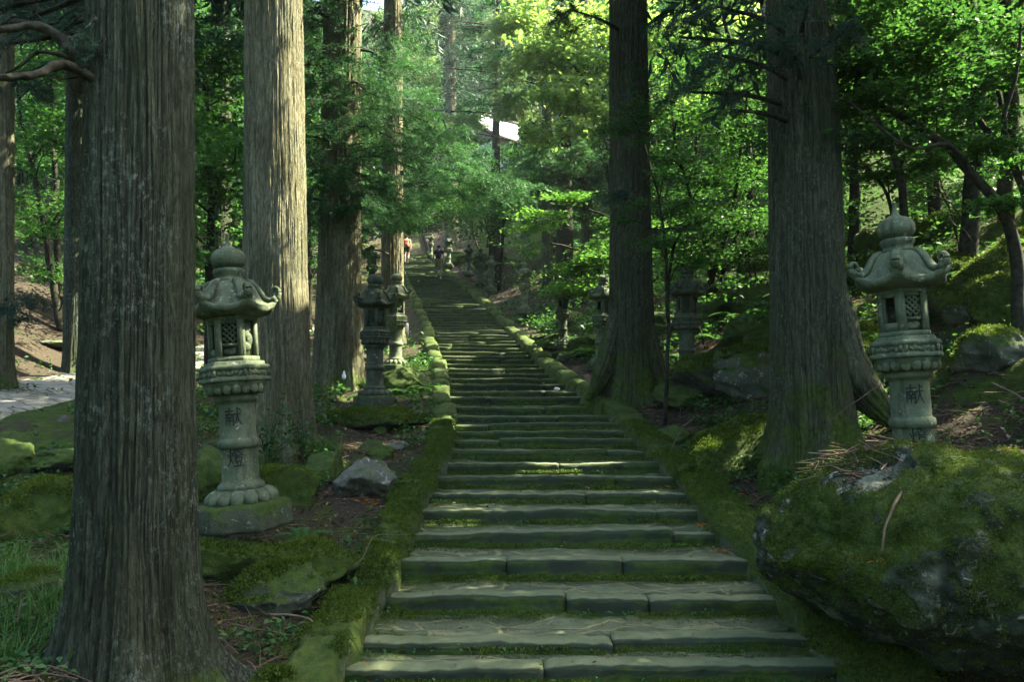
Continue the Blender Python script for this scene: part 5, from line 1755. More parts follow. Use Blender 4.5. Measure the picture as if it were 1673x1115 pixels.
rock('large moss-capped boulder at the left border below the paved path, its dark face bare', 70, 7.4, (0.62, 0.5, 0.42), 0, 'rock_green', 0.3, 20, fine=60)
rock('rounded mossy rock at the left border just under the end of the paved path', 22, 9.0, (0.42, 0.4, 0.33), 1, 'rock_green', 0.3, 50)
rock('flat moss cushion rock between the paved path and the large moss-capped boulder', 112, 9.2, (0.5, 0.4, 0.16), 2, 'rock_green', 0.3, 10)
rock('low flat stone among the grass beside the foreground cedar', 62, 5.7, (0.30, 0.22, 0.13), 3, 'rock', 0.3, 30, fine=36)
rock('tilted slab with a mossy back lying in front of the lantern pedestal', 470, 5.95, (0.38, 0.24, 0.19), 4, 'rock', 0.05, 15, (0, -14), fine=48)
rock('square mossy block under the front corner of the near lantern pedestal', 385, 6.15, (0.42, 0.28, 0.24), 5, 'rock_green', 0.12, 0, fine=40)
rock('dark mossy block under the right side of the near lantern pedestal', 505, 6.3, (0.46, 0.3, 0.22), 6, 'rock_green', 0.12, 40, fine=40)
rock('pale bare boulder with a mossy side below the moss hummock', 600, 8.5, (0.34, 0.3, 0.27), 0, 'rock_bare', 0.25, 120, (0, 14), fine=48, name='pale_rock')
rock('small round moss-covered rock left of the pale bare boulder', 535, 8.9, (0.24, 0.22, 0.25), 1, 'rock_green', 0.2, 0)
rock('big dark mossy boulder behind the column of the near lantern', 445, 7.9, (0.46, 0.4, 0.32), 2, 'rock_green', 0.25, 70, fine=40)
rock('mossy boulder peeking out between the foreground cedar and the near lantern', 330, 8.3, (0.4, 0.4, 0.42), 3, 'rock_green', 0.3, 0)
rock('long low moss hummock in front of the dark moss-roofed lantern', 600, 11.6, (0.95, 0.45, 0.20), 4, 'rock_green', 0.25, 5, fine=48)
rock('dark mossy bank stone right of the dark moss-roofed lantern', 665, 14.6, (0.62, 0.4, 0.36), 5, 'rock_green', 0.3, 20)
rock('white stone lying on the moss right of the dark moss-roofed lantern', 683, 12.3, (0.10, 0.08, 0.07), 6, 'rock_bare', 0.2, 0, name='white_stone')
rock('pale flat stone beside the tip of the left kerb bend', 650, 10.2, (0.18, 0.12, 0.08), 2, 'rock_bare', 0.2, 40, name='pale_rock')
rock('angular dark stone against the left kerb near the bottom of the view', 462, 4.9, (0.20, 0.16, 0.16), 5, 'rock', 0.3, 25, fine=40)
rock('low mossy stone in front of the angular dark one beside the left kerb', 520, 4.55, (0.22, 0.16, 0.15), 3, 'rock', 0.3, 70, fine=40)
rock('small upright stone at the end of the mossy block by the near lantern', 561, 6.5, (0.08, 0.06, 0.13), 0, 'rock_bare', 0.2, 20, name='pale_rock')
rock('flat pale slab lying on the bank beside the straight dark cedar', 95, 17.8, (0.55, 0.4, 0.10), 4, 'rock_bare', 0.2, 10, name='pale_rock')
rock('small stone pair-less by the upper edge of the paved path', 60, 14.3, (0.16, 0.14, 0.10), 1, 'rock', 0.3, 0)
rock('yellowish pebble on the lower rim of the paved path', 107, 10.9, (0.10, 0.07, 0.09), 2, 'rock_bare', 0.2, 0, name='pale_rock')
rock('long mossy ledge running from the massive cedar down towards the right kerb', 1195, 9.2, (0.95, 0.34, 0.34), 6, 'rock_green', 0.25, 18, (0, -24), fine=60)
rock('broad moss-covered rock behind the ledge, between the two right-hand cedars', 1180, 12.2, (1.0, 0.6, 0.42), 0, 'rock_green', 0.3, 35, fine=48)
rock('mossy mound carrying the lantern right of the reddish cedar', 1120, 12.1, (0.5, 0.45, 0.30), 1, 'rock_green', 0.35, 0)
rock('small mossy stone beside the right kerb below the reddish cedar', 1095, 10.4, (0.28, 0.22, 0.17), 3, 'rock_green', 0.3, 10)
rock('pale flat kerbside stone below the foot of the reddish cedar', 1035, 11.2, (0.26, 0.2, 0.10), 4, 'rock_bare', 0.3, 30, name='pale_rock')
rock('sunlit ridge of mossy rock right of the right-hand lantern', 1625, 8.6, (0.62, 0.45, 0.30), 5, 'rock', 0.25, 25, (0, 10), fine=48)
rock('dark mossy boulder at the right border above the sunlit ridge', 1660, 9.6, (0.6, 0.5, 0.42), 2, 'rock_green', 0.3, 0, fine=48)
rock('round mossy boulder left of the right-hand lantern head', 1420, 10.2, (0.4, 0.4, 0.36), 3, 'rock_green', 0.3, 0, fine=44)
rock('mossy boulder above the right-hand lantern roof', 1570, 10.8, (0.6, 0.5, 0.42), 1, 'rock_green', 0.3, 45, fine=48)
rock('yellow-mossed rock right of the lantern with the ball finial', 1225, 13.6, (0.45, 0.4, 0.36), 5, 'rock_green', 0.3, 0)
rock('bright mossy rock between the bush lantern and the reddish cedar', 958, 18.6, (0.5, 0.4, 0.38), 6, 'rock_green', 0.3, 0)
rock('moss-topped rock left of the shaded bush lantern', 905, 20.5, (0.55, 0.45, 0.33), 2, 'rock_green', 0.3, 20)
rock('mossy rock in the shade above the far right kerb', 750, 45, (1.1, 0.9, 0.6), 0, 'rock_green', 0.3, 0)
rock('sunlit mossy boulder behind the three dark lanterns', 800, 41, (1.1, 0.9, 0.8), 4, 'rock_green', 0.2, 0)
r = np.random.default_rng(55)
for i in range(70):
    d = r.uniform(9.5, 24)
    e = r.uniform(1.6, 7.5)
    x = float(xr(d)) + e
    s = r.uniform(0.22, 0.62)
    rock('mossy rock scattered on the right-hand slope between the trees', 0, d, (s * r.uniform(0.9, 1.4), s * r.uniform(0.8, 1.1), s * r.uniform(0.6, 0.95)), int(r.integers(0, 7)), 'rock_green' if r.random() < 0.75 else 'rock', 0.3,
         r.uniform(0, 360), (r.normal(0, 8), r.normal(0, 8)), 'mossy rocks on the right-hand slope', x, fine=36 if d < 15 else None)
for i in range(26):
    d = r.uniform(7.5, 24)
    x = float(xl(d)) - r.uniform(0.6, 2.2)
    s = r.uniform(0.07, 0.2)
    rock('small mossy stone in the undergrowth along the left kerb', 0, d, (s * r.uniform(0.9, 1.4), s, s * 0.7), int(r.integers(0, 7)), 'rock_green' if r.random() < 0.6 else 'rock', 0.3, r.uniform(0, 360), (0, 0), 'small stones along the left kerb', x)
for i in range(16):
    d = r.uniform(13, 27)
    x = float(xr(d)) + r.uniform(0.5, 1.6)
    s = r.uniform(0.10, 0.26)
    rock('small mossy stone in the litter along the right kerb', 0, d, (s * r.uniform(0.9, 1.4), s, s * 0.7), int(r.integers(0, 7)), 'rock_green' if r.random() < 0.6 else 'rock', 0.3, r.uniform(0, 360), (0, 0), 'small stones along the right kerb', x)


# the huge boulder at the lower right
def build_boulder():
    c = W(1598, 905, 5.25)
    n = 150
    th = np.linspace(0.001, np.pi - 0.001, n)
    ph = np.arange(2 * n) / (2 * n) * 2 * np.pi
    T, P = np.meshgrid(th, ph, indexing='ij')
    V = np.stack([np.sin(T) * np.cos(P), np.sin(T) * np.sin(P), np.cos(T)], -1).reshape(-1, 3)
    # blocky ellipsoid, drawn out to a point at the left
    p = 2.7
    V = V / (np.sum(np.abs(V) ** p, 1, keepdims=True) ** (1 / p))
    V = V * np.array([1.32, 0.85, 0.66])
    V[:, 2] += 0.10 * np.clip(V[:, 0], -1.3, 1.3) * -0.2
    for nrm, dd in (((-0.62, -0.25, 0.74), 0.74), ((-0.2, -0.62, -0.75), 0.80), ((-0.6, -0.15, -0.78), 0.80), ((0.1, -0.8, 0.55), 0.80), ((-0.9, -0.4, 0.1), 1.14), ((0.2, -0.4, -0.9), 0.70)):
        nrm = np.array(nrm) / np.linalg.norm(nrm)
        q = V @ nrm - dd
        V = V - np.maximum(q, 0)[:, None] * nrm * 0.9
    V = V + unit(V) * (0.16 * fbm(V * 1.5, 4, 3) + 0.07 * fbm(V * 5, 3, 8) - 0.05 * np.clip(1 - np.abs(fbm(V * 2.3, 3, 21)) * 6, 0, 1) + 0.012 * fbm(V * 30, 2, 9))[:, None]
    Q = grid_quads(n, 2 * n, True)
    N = vert_normals(V, Q)
    N = N * np.sign(np.sum(N * V, 1, keepdims=True))
    bare = 0.24 + 1.35 * fbm(V * 2.1 + 4, 4, 60) - 0.05 * N[:, 2]
    mossy = bare < 0.5
    V = V + N * (mossy * (0.02 + 0.035 * np.maximum(0, fbm(V * 7, 3, 44))))[:, None]
    me = mesh_np('boulder', V, Q, None, True, {'bare': bare})
    o = tag(obj('boulder', me, M['boulder'], None, c), 'huge moss-draped boulder overhanging the right side of the lowest steps', 'boulder')
    r = np.random.default_rng(4)
    ok = np.where((bare + 0.35 * fbm(V * 9, 2, 61) < 0.50) & (N[:, 2] > -0.55))[0]
    w = np.clip(np.sin(T).reshape(-1)[ok], 0.05, 1)
    idx = r.choice(ok, 62000, p=w / w.sum())
    Pm = V[idx] + r.normal(0, 0.012, (62000, 3))
    v, q = moss_tufts(Pm, N[idx] + np.array([0, -0.1, 0.1]), r, 0.017, 0.0050, 3)
    mo = obj('moss', mesh_np('moss', v, q, None, False), M['moss_tuft'], o)
    mo['kind'] = 'stuff'
    return o, V + c, N


BOULDER, BV, BN = build_boulder()

# moss on the kerbs, the near rocks and the backs of the treads
def kerb_moss():
    r = np.random.default_rng(14)
    for o in KERBS:
        me = o.data
        n = len(me.vertices)
        V = np.zeros(n * 3, dtype=np.float32)
        me.vertices.foreach_get('co', V)
        V = V.reshape(-1, 3).astype(float)
        N = np.zeros(n * 3, dtype=np.float32)
        me.vertices.foreach_get('normal', N)
        N = N.reshape(-1, 3).astype(float)
        Wp = V + np.array(o.location)
        N = N * np.sign(N[:, 2:3] + 1e-6)
        ok = np.where((np.abs(N[:, 2]) > 0.35) & (Wp[:, 1] < 11.5) & (fbm(Wp * 1.7, 4, 33) > -0.25))[0]
        idx = r.choice(ok, 24000)
        v, q = moss_tufts(V[idx] + r.normal(0, 0.02, (24000, 3)) * np.array([1, 1, 0.1]), N[idx], r, 0.024, 0.007, 3)
        mo = obj('moss', mesh_np('moss', v, q, None, False), M['moss_tuft'], o)
        mo['kind'] = 'stuff'


kerb_moss()


def surf_z(x, y):
    """Upper surface under scattered things: ground or tread."""
    z = H(x, y)
    on = (x > xl(y)) & (x < xr(y)) & (y > NOSE[0])
    i = np.clip(np.searchsorted(NOSE, y) - 1, 0, NSTEP - 1)
    return np.where(on, np.array(STEPZ)[i] + 0.02, z)


# ------------------------------------------------------------------ ground cover
r = np.random.default_rng(91)


def scatter_xy(n, side, d0, d1, e0, e1, r, power=1.6):
    y = d0 + (d1 - d0) * r.uniform(0, 1, n) ** power
    e = r.uniform(e0, e1, n)
    x = xl(y) - e if side < 0 else xr(y) + e
    return x, y


def on_boulder(x, y):
    """Height of the big boulder's top where a point lies over it, else nan."""
    out = np.full(len(x), np.nan)
    near = np.where((x > BV[:, 0].min()) & (x < BV[:, 0].max()) & (y > BV[:, 1].min()) & (y < BV[:, 1].max()))[0]
    top = BV[BN[:, 2] > 0.25]
    for i in near:
        dd = (top[:, 0] - x[i]) ** 2 + (top[:, 1] - y[i]) ** 2
        j = int(np.argmin(dd))
        if dd[j] < 0.004:
            out[i] = top[j, 2]
    return out


# twigs and dead needles
def litter():
    mb = MB()
    xs, ys = [], []
    for side, d0, d1, e0, e1, n in ((1, 4.5, 14, 0.2, 6, 3600), (1, 12, 30, 0.3, 8, 2200), (-1, 4.0, 12, 0.3, 4, 1700), (-1, 12, 26, 0.3, 12, 900)):
        x, y = scatter_xy(n, side, d0, d1, e0, e1, r)
        xs.append(x)
        ys.append(y)
    xs.append(r.uniform(2.1, 5.0, 900))
    ys.append(r.uniform(5.3, 7.6, 900))
    x, y = np.concatenate(xs), np.concatenate(ys)
    keep = fbm(np.stack([x, y, 0 * x], -1) / 1.1, 3, 12) > -0.15
    x, y = x[keep], y[keep]
    z = surf_z(x, y)
    zb = on_boulder(x, y)
    z = np.where(np.isnan(zb), z, zb)
    skip = (~np.isnan(zb)) & (y < 5.25)
    for i in range(len(x)):
        if skip[i]:
            continue
        L = r.uniform(0.08, 0.34) * (1 + 0.02 * y[i])
        a = r.uniform(0, 6.28)
        up = r.normal(0.05, 0.16)
        d = np.array([math.cos(a), math.sin(a), up])
        s = np.array([x[i], y[i], z[i] + 0.012 + abs(up) * L * 0.4])
        k = r.normal(0, 0.10, 3) * L
        P = np.array([s - d * L / 2, s + k * 0.6 + np.array([0, 0, 0.012]), s + d * L / 2])
        v, q, t = tube(P, np.array([0.0045, 0.0035, 0.002]) * r.uniform(0.6, 1.7), 4, False)
        mb.add(v, q)
    o = obj('twig_litter', mb.mesh('twig_litter'), M['twig'])
    tag(o, 'dry twigs and cedar sprays strewn over the forest floor', 'twigs', kind='stuff')
    # dead leaves
    xs, ys = [], []
    for side, d0, d1, e0, e1, n in ((1, 4.5, 14, 0.1, 5, 8500), (1, 12, 34, 0.2, 8, 6200), (-1, 3.6, 12, 0.1, 4, 5500), (-1, 12, 26, 0.2, 12, 5500)):
        x, y = scatter_xy(n, side, d0, d1, e0, e1, r)
        xs.append(x)
        ys.append(y)
    x, y = np.concatenate(xs), np.concatenate(ys)
    z = surf_z(x, y)
    zb = on_boulder(x, y)
    ok = np.isnan(zb) | (y > 5.2)
    z = np.where(np.isnan(zb), z, zb)
    C = np.stack([x, y, z + 0.012], -1)[ok]
    v, q = broad_leaves(C, 0.045, r, 0.35)
    o = obj('dead_leaves', mesh_np('dead_leaves', v, q, None, False), M['litter'])
    tag(o, 'brown fallen leaves on the forest floor', 'fallen leaves', kind='stuff')
    # a few leaves and needles blown onto the steps
    n = 420
    y = 4.8 + 16 * r.uniform(0, 1, n) ** 1.5
    x = xl(y) + (xr(y) - xl(y)) * r.uniform(0, 1, n)
    v, q = broad_leaves(np.stack([x, y, surf_z(x, y) + 0.012], -1), 0.038, r, 0.3)
    o = obj('step_litter', mesh_np('step_litter', v, q, None, False), M['litter'])
    tag(o, 'scattered dead leaves on the stone steps', 'fallen leaves', kind='stuff')
    # rusty cedar sprays in a few spots
    C = []
    for px, py, d, s in ((1130, 745, 8.9, 0.16), (1155, 775, 8.2, 0.12), (1155, 800, 7.8, 0.08), (605, 785, 8.2, 0.08), (610, 720, 9.9, 0.22), (1490, 735, 5.8, 0.09), (1440, 900, 4.72, 0.05), (1200, 745, 8.2, 0.10), (1175, 840, 7.2, 0.06), (590, 990, 5.2, 0.04), (1225, 760, 8.0, 0.07)):
        p = W(px, py, d)
        m = int(400 * s)
        q = p + r.normal(0, s, (m, 3)) * np.array([1, 1, 0.15])
        q[:, 2] = np.maximum(surf_z(q[:, 0], q[:, 1]) + 0.02, p[2] - 0.05 if px > 1400 else -9)
        C.append(q)
    C = np.concatenate(C)
    D = rand_dir(len(C), r)
    D[:, 2] *= 0.3
    v, q = leaf_quads(C, unit(np.array([0, 0, 1]) + 0.4 * r.normal(size=C.shape)), D, r.uniform(0.05, 0.12, len(C)), r.uniform(0.006, 0.014, len(C)), 0.03)
    o = obj('rusty_needles', mesh_np('rusty_needles', v, q, None, False), M['orange'])
    tag(o, 'rusty orange fallen cedar needles in small heaps', 'needles', kind='stuff')


litter()


def herbs():
    """Low leafy plants: short stems with a few leaves."""
    xs, ys = [], []
    for side, d0, d1, e0, e1, n in ((-1, 3.8, 9, 0.25, 3.6, 1700), (-1, 8, 20, 0.3, 5.5, 2600), (1, 4.6, 10, 0.3, 3.0, 650), (1, 8, 26, 0.8, 9, 8500), (-1, 6, 20, 3, 9, 600), (-1, 18, 40, 0.4, 9, 900), (1, 24, 46, 0.3, 9, 1200)):
        x, y = scatter_xy(n, side, d0, d1, e0, e1, r)
        xs.append(x)
        ys.append(y)
    x, y = np.concatenate(xs), np.concatenate(ys)
    keep = fbm(np.stack([x, y, 0 * x], -1) / 0.9, 3, 90) > -0.05
    x, y = x[keep], y[keep]
    zb = on_boulder(x, y)
    ok = np.isnan(zb)
    x, y = x[ok], y[ok]
    z = surf_z(x, y)
    k = 7
    n = len(x)
    sz = np.clip(0.022 + 0.0026 * y, 0.03, 0.11) * r.uniform(0.6, 1.4, n)
    B = np.stack([x, y, z], -1)[:, None, :] + r.normal(0, 1, (n, k, 3)) * (sz * 1.5)[:, None, None] * np.array([1, 1, 0.5]) + np.array([0, 0, 1.0]) * (sz * 1.6)[:, None, None]
    C = B.reshape(-1, 3)
    v, q = broad_leaves(C, 1.0, r, 0.45)
    # scale each leaf about its own centre
    s = np.repeat(sz * 1.3, k)
    v = v.reshape(-1, 4, 3)
    v = C[:, None, :] + (v - C[:, None, :]) * s[:, None, None]
    o = obj('ground_plants', mesh_np('ground_plants', v.reshape(-1, 3), q, None, False), M['herb'])
    tag(o, 'low green herbs covering the soil beside the steps', 'ground cover', kind='stuff')
    # seedlings on the treads
    y = 4.8 + 9 * r.uniform(0, 1, 420) ** 1.3
    u = r.uniform(0, 1, 420)
    u = np.where(r.uniform(0, 1, 420) < 0.45, u ** 3, u)
    x = xl(y) + (xr(y) - xl(y)) * u
    i = np.clip(np.searchsorted(NOSE, y) - 1, 0, NSTEP - 1)
    nz_ = np.array(NOSE)
    y = nz_[i + 1] - r.uniform(0.0, 0.12, 420)
    z = np.array(STEPZ)[i] + 0.045
    k = 5
    B = np.stack([x, y, z], -1)[:, None, :] + r.normal(0, 0.022, (420, k, 3)) * np.array([1, 1, 0.6])
    v, q = broad_leaves(B.reshape(-1, 3), 0.032, r, 0.5)
    o = obj('seedlings', mesh_np('seedlings', v, q, None, False), M['herb'])
    tag(o, 'tiny green plants sprouting at the backs of the treads', 'ground cover', kind='stuff')
    # moss tufts at the backs of the near treads
    y = 4.75 + 6.5 * r.uniform(0, 1, 16000) ** 1.4
    x = xl(y) + (xr(y) - xl(y)) * r.uniform(0, 1, 16000)
    i = np.clip(np.searchsorted(NOSE, y) - 1, 0, NSTEP - 1)
    y = nz_[i + 1] - np.abs(r.normal(0, 0.09, 16000))
    keep = fbm(np.stack([x, y, 0 * x], -1) / 0.5, 3, 66) > -0.1
    x, y, i = x[keep], y[keep], i[keep]
    back = np.clip((y - nz_[i]) / (nz_[i + 1] - nz_[i]), 0, 1)
    P = np.stack([x, y, np.array(STEPZ)[i] + 0.005 + 0.04 * sstep(0.5, 1, back)], -1)
    v, q = moss_tufts(P, np.tile([0, 0, 1.0], (len(P), 1)), r, 0.022, 0.006, 3)
    o = obj('tread_moss', mesh_np('tread_moss', v, q, None, False), M['moss_tuft'])
    tag(o, 'moss growing along the backs of the treads', 'moss', kind='stuff')
    # moss fuzz on the ground left and right of the steps
    xs, ys = [], []
    for side, d0, d1, e0, e1, n in ((-1, 3.8, 9, 0.2, 4.5, 17000), (1, 4.6, 9, 0.2, 2.2, 9000)):
        x, y = scatter_xy(n, side, d0, d1, e0, e1, r)
        xs.append(x)
        ys.append(y)
    x, y = np.concatenate(xs), np.concatenate(ys)
    keep = fbm(np.stack([x, y, 0 * x], -1) / 0.8, 4, 71) > 0.12
    x, y = x[keep], y[keep]
    P = np.stack([x, y, surf_z(x, y)], -1)
    v, q = moss_tufts(P, np.tile([0, 0, 1.0], (len(P), 1)), r, 0.03, 0.008, 3)
    o = obj('ground_moss', mesh_np('ground_moss', v, q, None, False), M['moss_tuft'])
    tag(o, 'moss cushions on the forest floor', 'moss', kind='stuff')


herbs()


def blades(P, r, ln, w, k=14, spread=0.05):
    """Arching grass blades in tufts at points P."""
    n = len(P)
    base = P[:, None, :] + r.normal(0, spread, (n, k, 3)) * np.array([1, 1, 0])
    a = r.uniform(0, 2 * np.pi, (n, k))
    out = np.stack([np.cos(a), np.sin(a), 0 * a], -1)
    L = ln * r.uniform(0.55, 1.2, (n, k, 1))
    bend = r.uniform(0.35, 0.95, (n, k, 1))
    sd = np.stack([-np.sin(a), np.cos(a), 0 * a], -1) * w
    rows = []
    for u in (0, 0.35, 0.7, 1.0):
        c = base + out * L * bend * u ** 1.8 + np.array([0, 0, 1.0]) * L * (u - 0.55 * bend * u ** 2.2)
        ww = (1 - u) ** 0.7 * 1.0 + 0.04
        rows += [c - sd * ww, c + sd * ww]
    V = np.stack(rows, 2).reshape(-1, 3)
    m = np.arange(n * k)[:, None] * 8
    Q = np.concatenate([m + np.array([[0, 1, 3, 2]]), m + np.array([[2, 3, 5, 4]]), m + np.array([[4, 5, 7, 6]])])
    return V, Q


# grass on the left
x, y = scatter_xy(900, -1, 4.3, 8.0, 1.7, 4.5, r, 1.2)
keep = (fbm(np.stack([x, y, 0 * x], -1) / 0.7, 3, 14) > -0.1) & (np.hypot(x - F1[0], y - F1[1]) > 0.5)
x, y = x[keep], y[keep]
v, q = blades(np.stack([x, y, H(x, y)], -1), r, 0.26, 0.004, 13, 0.05)
tag(obj('grass', mesh_np('grass', v, q), M['grass']), 'long arching grass left of the foreground cedar', 'grass', kind='stuff')
for px, d, n, ln, lab in ((535, 9.6, 5, 0.42, 'bright grass tuft at the foot of the broad sunlit cedar'), (645, 7.8, 3, 0.30, 'small grass tuft next to the left kerb beside the pale boulder'), (1245, 6.9, 5, 0.32, 'drooping grass tuft between the right kerb and the huge boulder'),
                          (672, 17.2, 4, 0.45, 'grass tuft beside the pedestal of the half-hidden pale lantern'), (1640, 6.6, 4, 0.35, 'grass tuft at the right border beside the half-buried lantern')):
    p = foot(px, d)
    if px == 1640:
        p[2] += 0.05
    P = p + r.normal(0, 0.06, (n, 3)) * np.array([1, 1, 0])
    v, q = blades(P, r, ln, 0.005, 22, 0.04)
    tag(obj('grass_tuft', mesh_np('grass_tuft', v - p, q), M['grass'], None, p), lab, 'grass tuft')

# ferns
def fern_mesh(r, n=9, L=0.42):
    Vs, Qs, k = [], [], 0
    for i in range(n):
        a = 2 * np.pi * i / n + r.normal(0, 0.25)
        d = np.array([math.cos(a), math.sin(a), 0])
        l = L * r.uniform(0.7, 1.15)
        u = np.linspace(0.12, 1, 26)
        P = d * (l * u ** 1.1)[:, None] + np.array([0, 0, 1.0]) * (l * (0.85 * u - 0.75 * u ** 2))[:, None]
        T = unit(np.gradient(P, axis=0))
        S = unit(np.cross(T, np.array([0, 0, 1.0])))
        N = np.cross(S, T)
        for sg in (-1, 1):
            ll = l * 0.26 * np.sin(np.pi * (0.12 + 0.86 * u)) ** 0.8
            D = unit(S * sg + T * 0.35)
            v, q = leaf_quads(P + D * (ll * 0.5)[:, None], N, D, ll, np.full(26, l * 0.034), 0.03)
            Vs.append(v)
            Qs.append(q + k)
            k += len(v)
    return np.concatenate(Vs), np.concatenate(Qs)


FM = []
for k in range(3):
    v, q = fern_mesh(np.random.default_rng(600 + k))
    me = mesh_np('fern', v, q, None, False)
    me.materials.append(M['herb'])
    FM.append(me)


def fern(label, px, d, s, k, group=None, x=None):
    p = foot(px, d) if x is None else np.array([x, d, Hs(x, d)])
    o = obj('fern', FM[k], None, None, p + np.array([0, 0, 0.03]))
    o.scale = (s, s, s)
    o.rotation_euler = (0, 0, k * 1.3 + px * 0.7)
    return tag(o, label, 'fern', group)


for i, (px, d, s, lab) in enumerate(((590, 6.5, 0.45, 'fern at the inner edge of the left kerb near the bottom steps'), (500, 7.0, 0.7, 'fern behind the pedestal of the near lantern'), (1190, 8.0, 0.7, 'blue-green fern under the mossy ledge beside the right kerb'), (700, 14.2, 0.9, 'fern beside the bend of the left kerb'),
                                    (1225, 13.3, 1.3, 'yellowish fern on the slope right of the lantern with the ball finial'), (1175, 14.0, 1.2, 'fern on the rock just behind the lantern with the ball finial'), (960, 17.9, 1.3, 'bright fern draped over the rock left of the reddish cedar'), (1600, 6.9, 0.8, 'dark fern behind the half-buried lantern at the right'),
                                    (1095, 10.0, 0.8, 'fern among the stones beside the right kerb'))):
    fern(lab, px, d, s, i % 3)
for i in range(64):
    d = r.uniform(8.5, 22)
    x = float(xr(d)) + r.uniform(1.0, 7)
    fern('fern on the mossy right-hand slope between the rocks', 0, d, r.uniform(0.7, 1.5), i % 3, 'ferns on the right-hand slope', x)

for i in range(14):
    d = r.uniform(6.5, 18)
    x = float(xl(d)) - r.uniform(0.7, 3.2)
    fern('small fern in the undergrowth along the left kerb', 0, d, r.uniform(0.45, 0.9), i % 3, 'ferns along the left kerb', x)

# leafy shoots at the foot of the broad cedar and the near kerb
def shoot(label, px, d, h, n, size, seed, mat='herb', spread=0.25, dz=0.0):
    r = np.random.default_rng(seed)
    p = foot(px, d, dz)
    mb = MB()
    C = []
    for k in range(n):
        e = np.array([r.normal(0, spread), r.normal(0, spread * 0.6), h * r.uniform(0.5, 1.1)])
        P = curve([np.zeros(3), e * np.array([0.3, 0.3, 0.6]), e], 8)
        v, q, t = tube(P, np.linspace(0.005, 0.002, 8), 4)
        mb.add(v, q, t)
        for u in np.linspace(0.35, 1, 7):
            b = P[min(7, int(u * 7))]
            for s in range(3):
                C.append(b + r.normal(0, 0.05, 3))
    root = thing('leafy_shoot', p, label, 'plant')
    obj('stem', mb.mesh('stem'), M['limb'], root)
    v, q = broad_leaves(np.array(C), size, r, 0.5)
    obj('foliage', mesh_np('foliage', v, q, None, False), M[mat], root)


shoot('leafy shoots sprouting before the broad sunlit cedar, behind the near lantern', 440, 9.0, 0.95, 9, 0.07, 701, spread=0.3)
shoot('small leafy shoots at the right foot of the broad sunlit cedar', 500, 9.3, 0.7, 7, 0.06, 702)
shoot('low leafy plant growing out of the dark hollow under the huge boulder', 1590, 4.35, 0.22, 9, 0.05, 703, spread=0.22, dz=0.1)
shoot('small leafy plant in the gap between the lowest right kerb and the huge boulder', 1330, 4.9, 0.16, 6, 0.04, 704, spread=0.1, dz=0.2)
shoot('slender shoots on top of the mound by the half-buried lantern', 1625, 5.9, 0.35, 6, 0.05, 705, spread=0.12, dz=0.0)

# fallen branches
def stick(label, pts, r0, r1, mat='branch_pale', seed=0, name='fallen_branch'):
    P = [W(*p) for p in pts]
    org = P[0].copy()
    mb = MB()
    Q_ = curve(P, 22)
    Q_ = Q_ + 0.012 * np.stack([fbm(Q_ / 0.15 + 5 * k, 2, seed + k) for k in range(3)], -1)
    v, q, t = tube(Q_ - org, np.linspace(r0, r1, 22), 7)
    mb.add(v, q, t)
    tag(obj(name, mb.mesh(name), M[mat], None, org), label, 'fallen branch')


stick('pale curved dead branch on the slope right of the half-buried lantern head', [(1548, 345, 9.6), (1558, 365, 9.5), (1575, 375, 9.4), (1587, 392, 9.3)], 0.0099, 0.0060, seed=1)
stick('peeled stick lying on the soil right of the foreground cedar foot', [(440, 1006, 5.15), (470, 1007, 5.1), (500, 1012, 5.05), (512, 1018, 5.0)], 0.0087, 0.0060, seed=2)
stick('thin bent twig reaching over the left kerb', [(575, 930, 6.1), (592, 912, 6.2), (610, 880, 6.4), (640, 875, 6.5), (668, 873, 6.5)], 0.0037, 0.0024, seed=3)
stick('forked pale branch lodged above the lantern with the ball finial', [(1140, 478, 14.4), (1160, 470, 14.3), (1178, 452, 14.2), (1200, 440, 14.2)], 0.0136, 0.0072, seed=4)
stick('long thin branch leaning against the mossy roots of the massive cedar', [(1350, 695, 7.6), (1385, 665, 7.6), (1420, 642, 7.7), (1450, 622, 7.8)], 0.0050, 0.0030, seed=5)
stick('grey broken branch on the slope at the right border', [(1620, 625, 7.4), (1650, 640, 7.3), (1680, 655, 7.2)], 0.0099, 0.0072, seed=6)
stick('dry branch lying in the grass left of the foreground cedar', [(25, 1020, 4.9), (35, 985, 5.0), (45, 975, 5.05)], 0.0062, 0.0036, seed=7)
stick('reddish dead spray lying on the huge boulder', [(1440, 905, 4.62), (1448, 860, 4.68), (1462, 825, 4.8), (1475, 800, 4.95)], 0.0062, 0.0096, 'twig', seed=8)
stick('pair of dry sticks crossing beside the right kerb under the ledge', [(1095, 735, 9.0), (1112, 705, 9.1), (1135, 680, 9.2)], 0.0062, 0.0036, seed=9)

# ------------------------------------------------------------------ small man-made things
p = W(562, 617, 12.2)
mb = MB()
V, Q = lathe([(0.004, 0.10), (0.016, 0.09), (0.018, 0.06), (0.03, 0.035), (0.034, 0.0), (0.026, -0.025), (0.004, -0.035)], 20)
mb.add(V, Q)
tag(obj('light_bulb', mb.mesh('light_bulb'), plain_mat('white_glass', (0.75, 0.77, 0.75), 0.25, 0.5, 0.03), None, p), 'small white bulb hanging left of the dark moss-roofed lantern', 'light bulb')
mb = MB()
v, q, t = tube(curve([p + (0, 0, 0.10), W(556, 590, 12.2), W(560, 560, 12.5), W(575, 520, 13.5)], 14) - p, 0.004, 5)
mb.add(v, q, t)
tag(obj('lamp_cord', mb.mesh('lamp_cord'), M['char'], None, p), 'thin dark cord the small white bulb hangs from', 'cord')
p = foot(664, 20.5)
p = W(664, 508, 24.0)
p[2] = Hs(p[0], 24.0)
mb = MB()
V, Q = lathe([(0.002, 0.0), (0.075, 0.0), (0.075, 0.42), (0.06, 0.45), (0.002, 0.455)], 16)
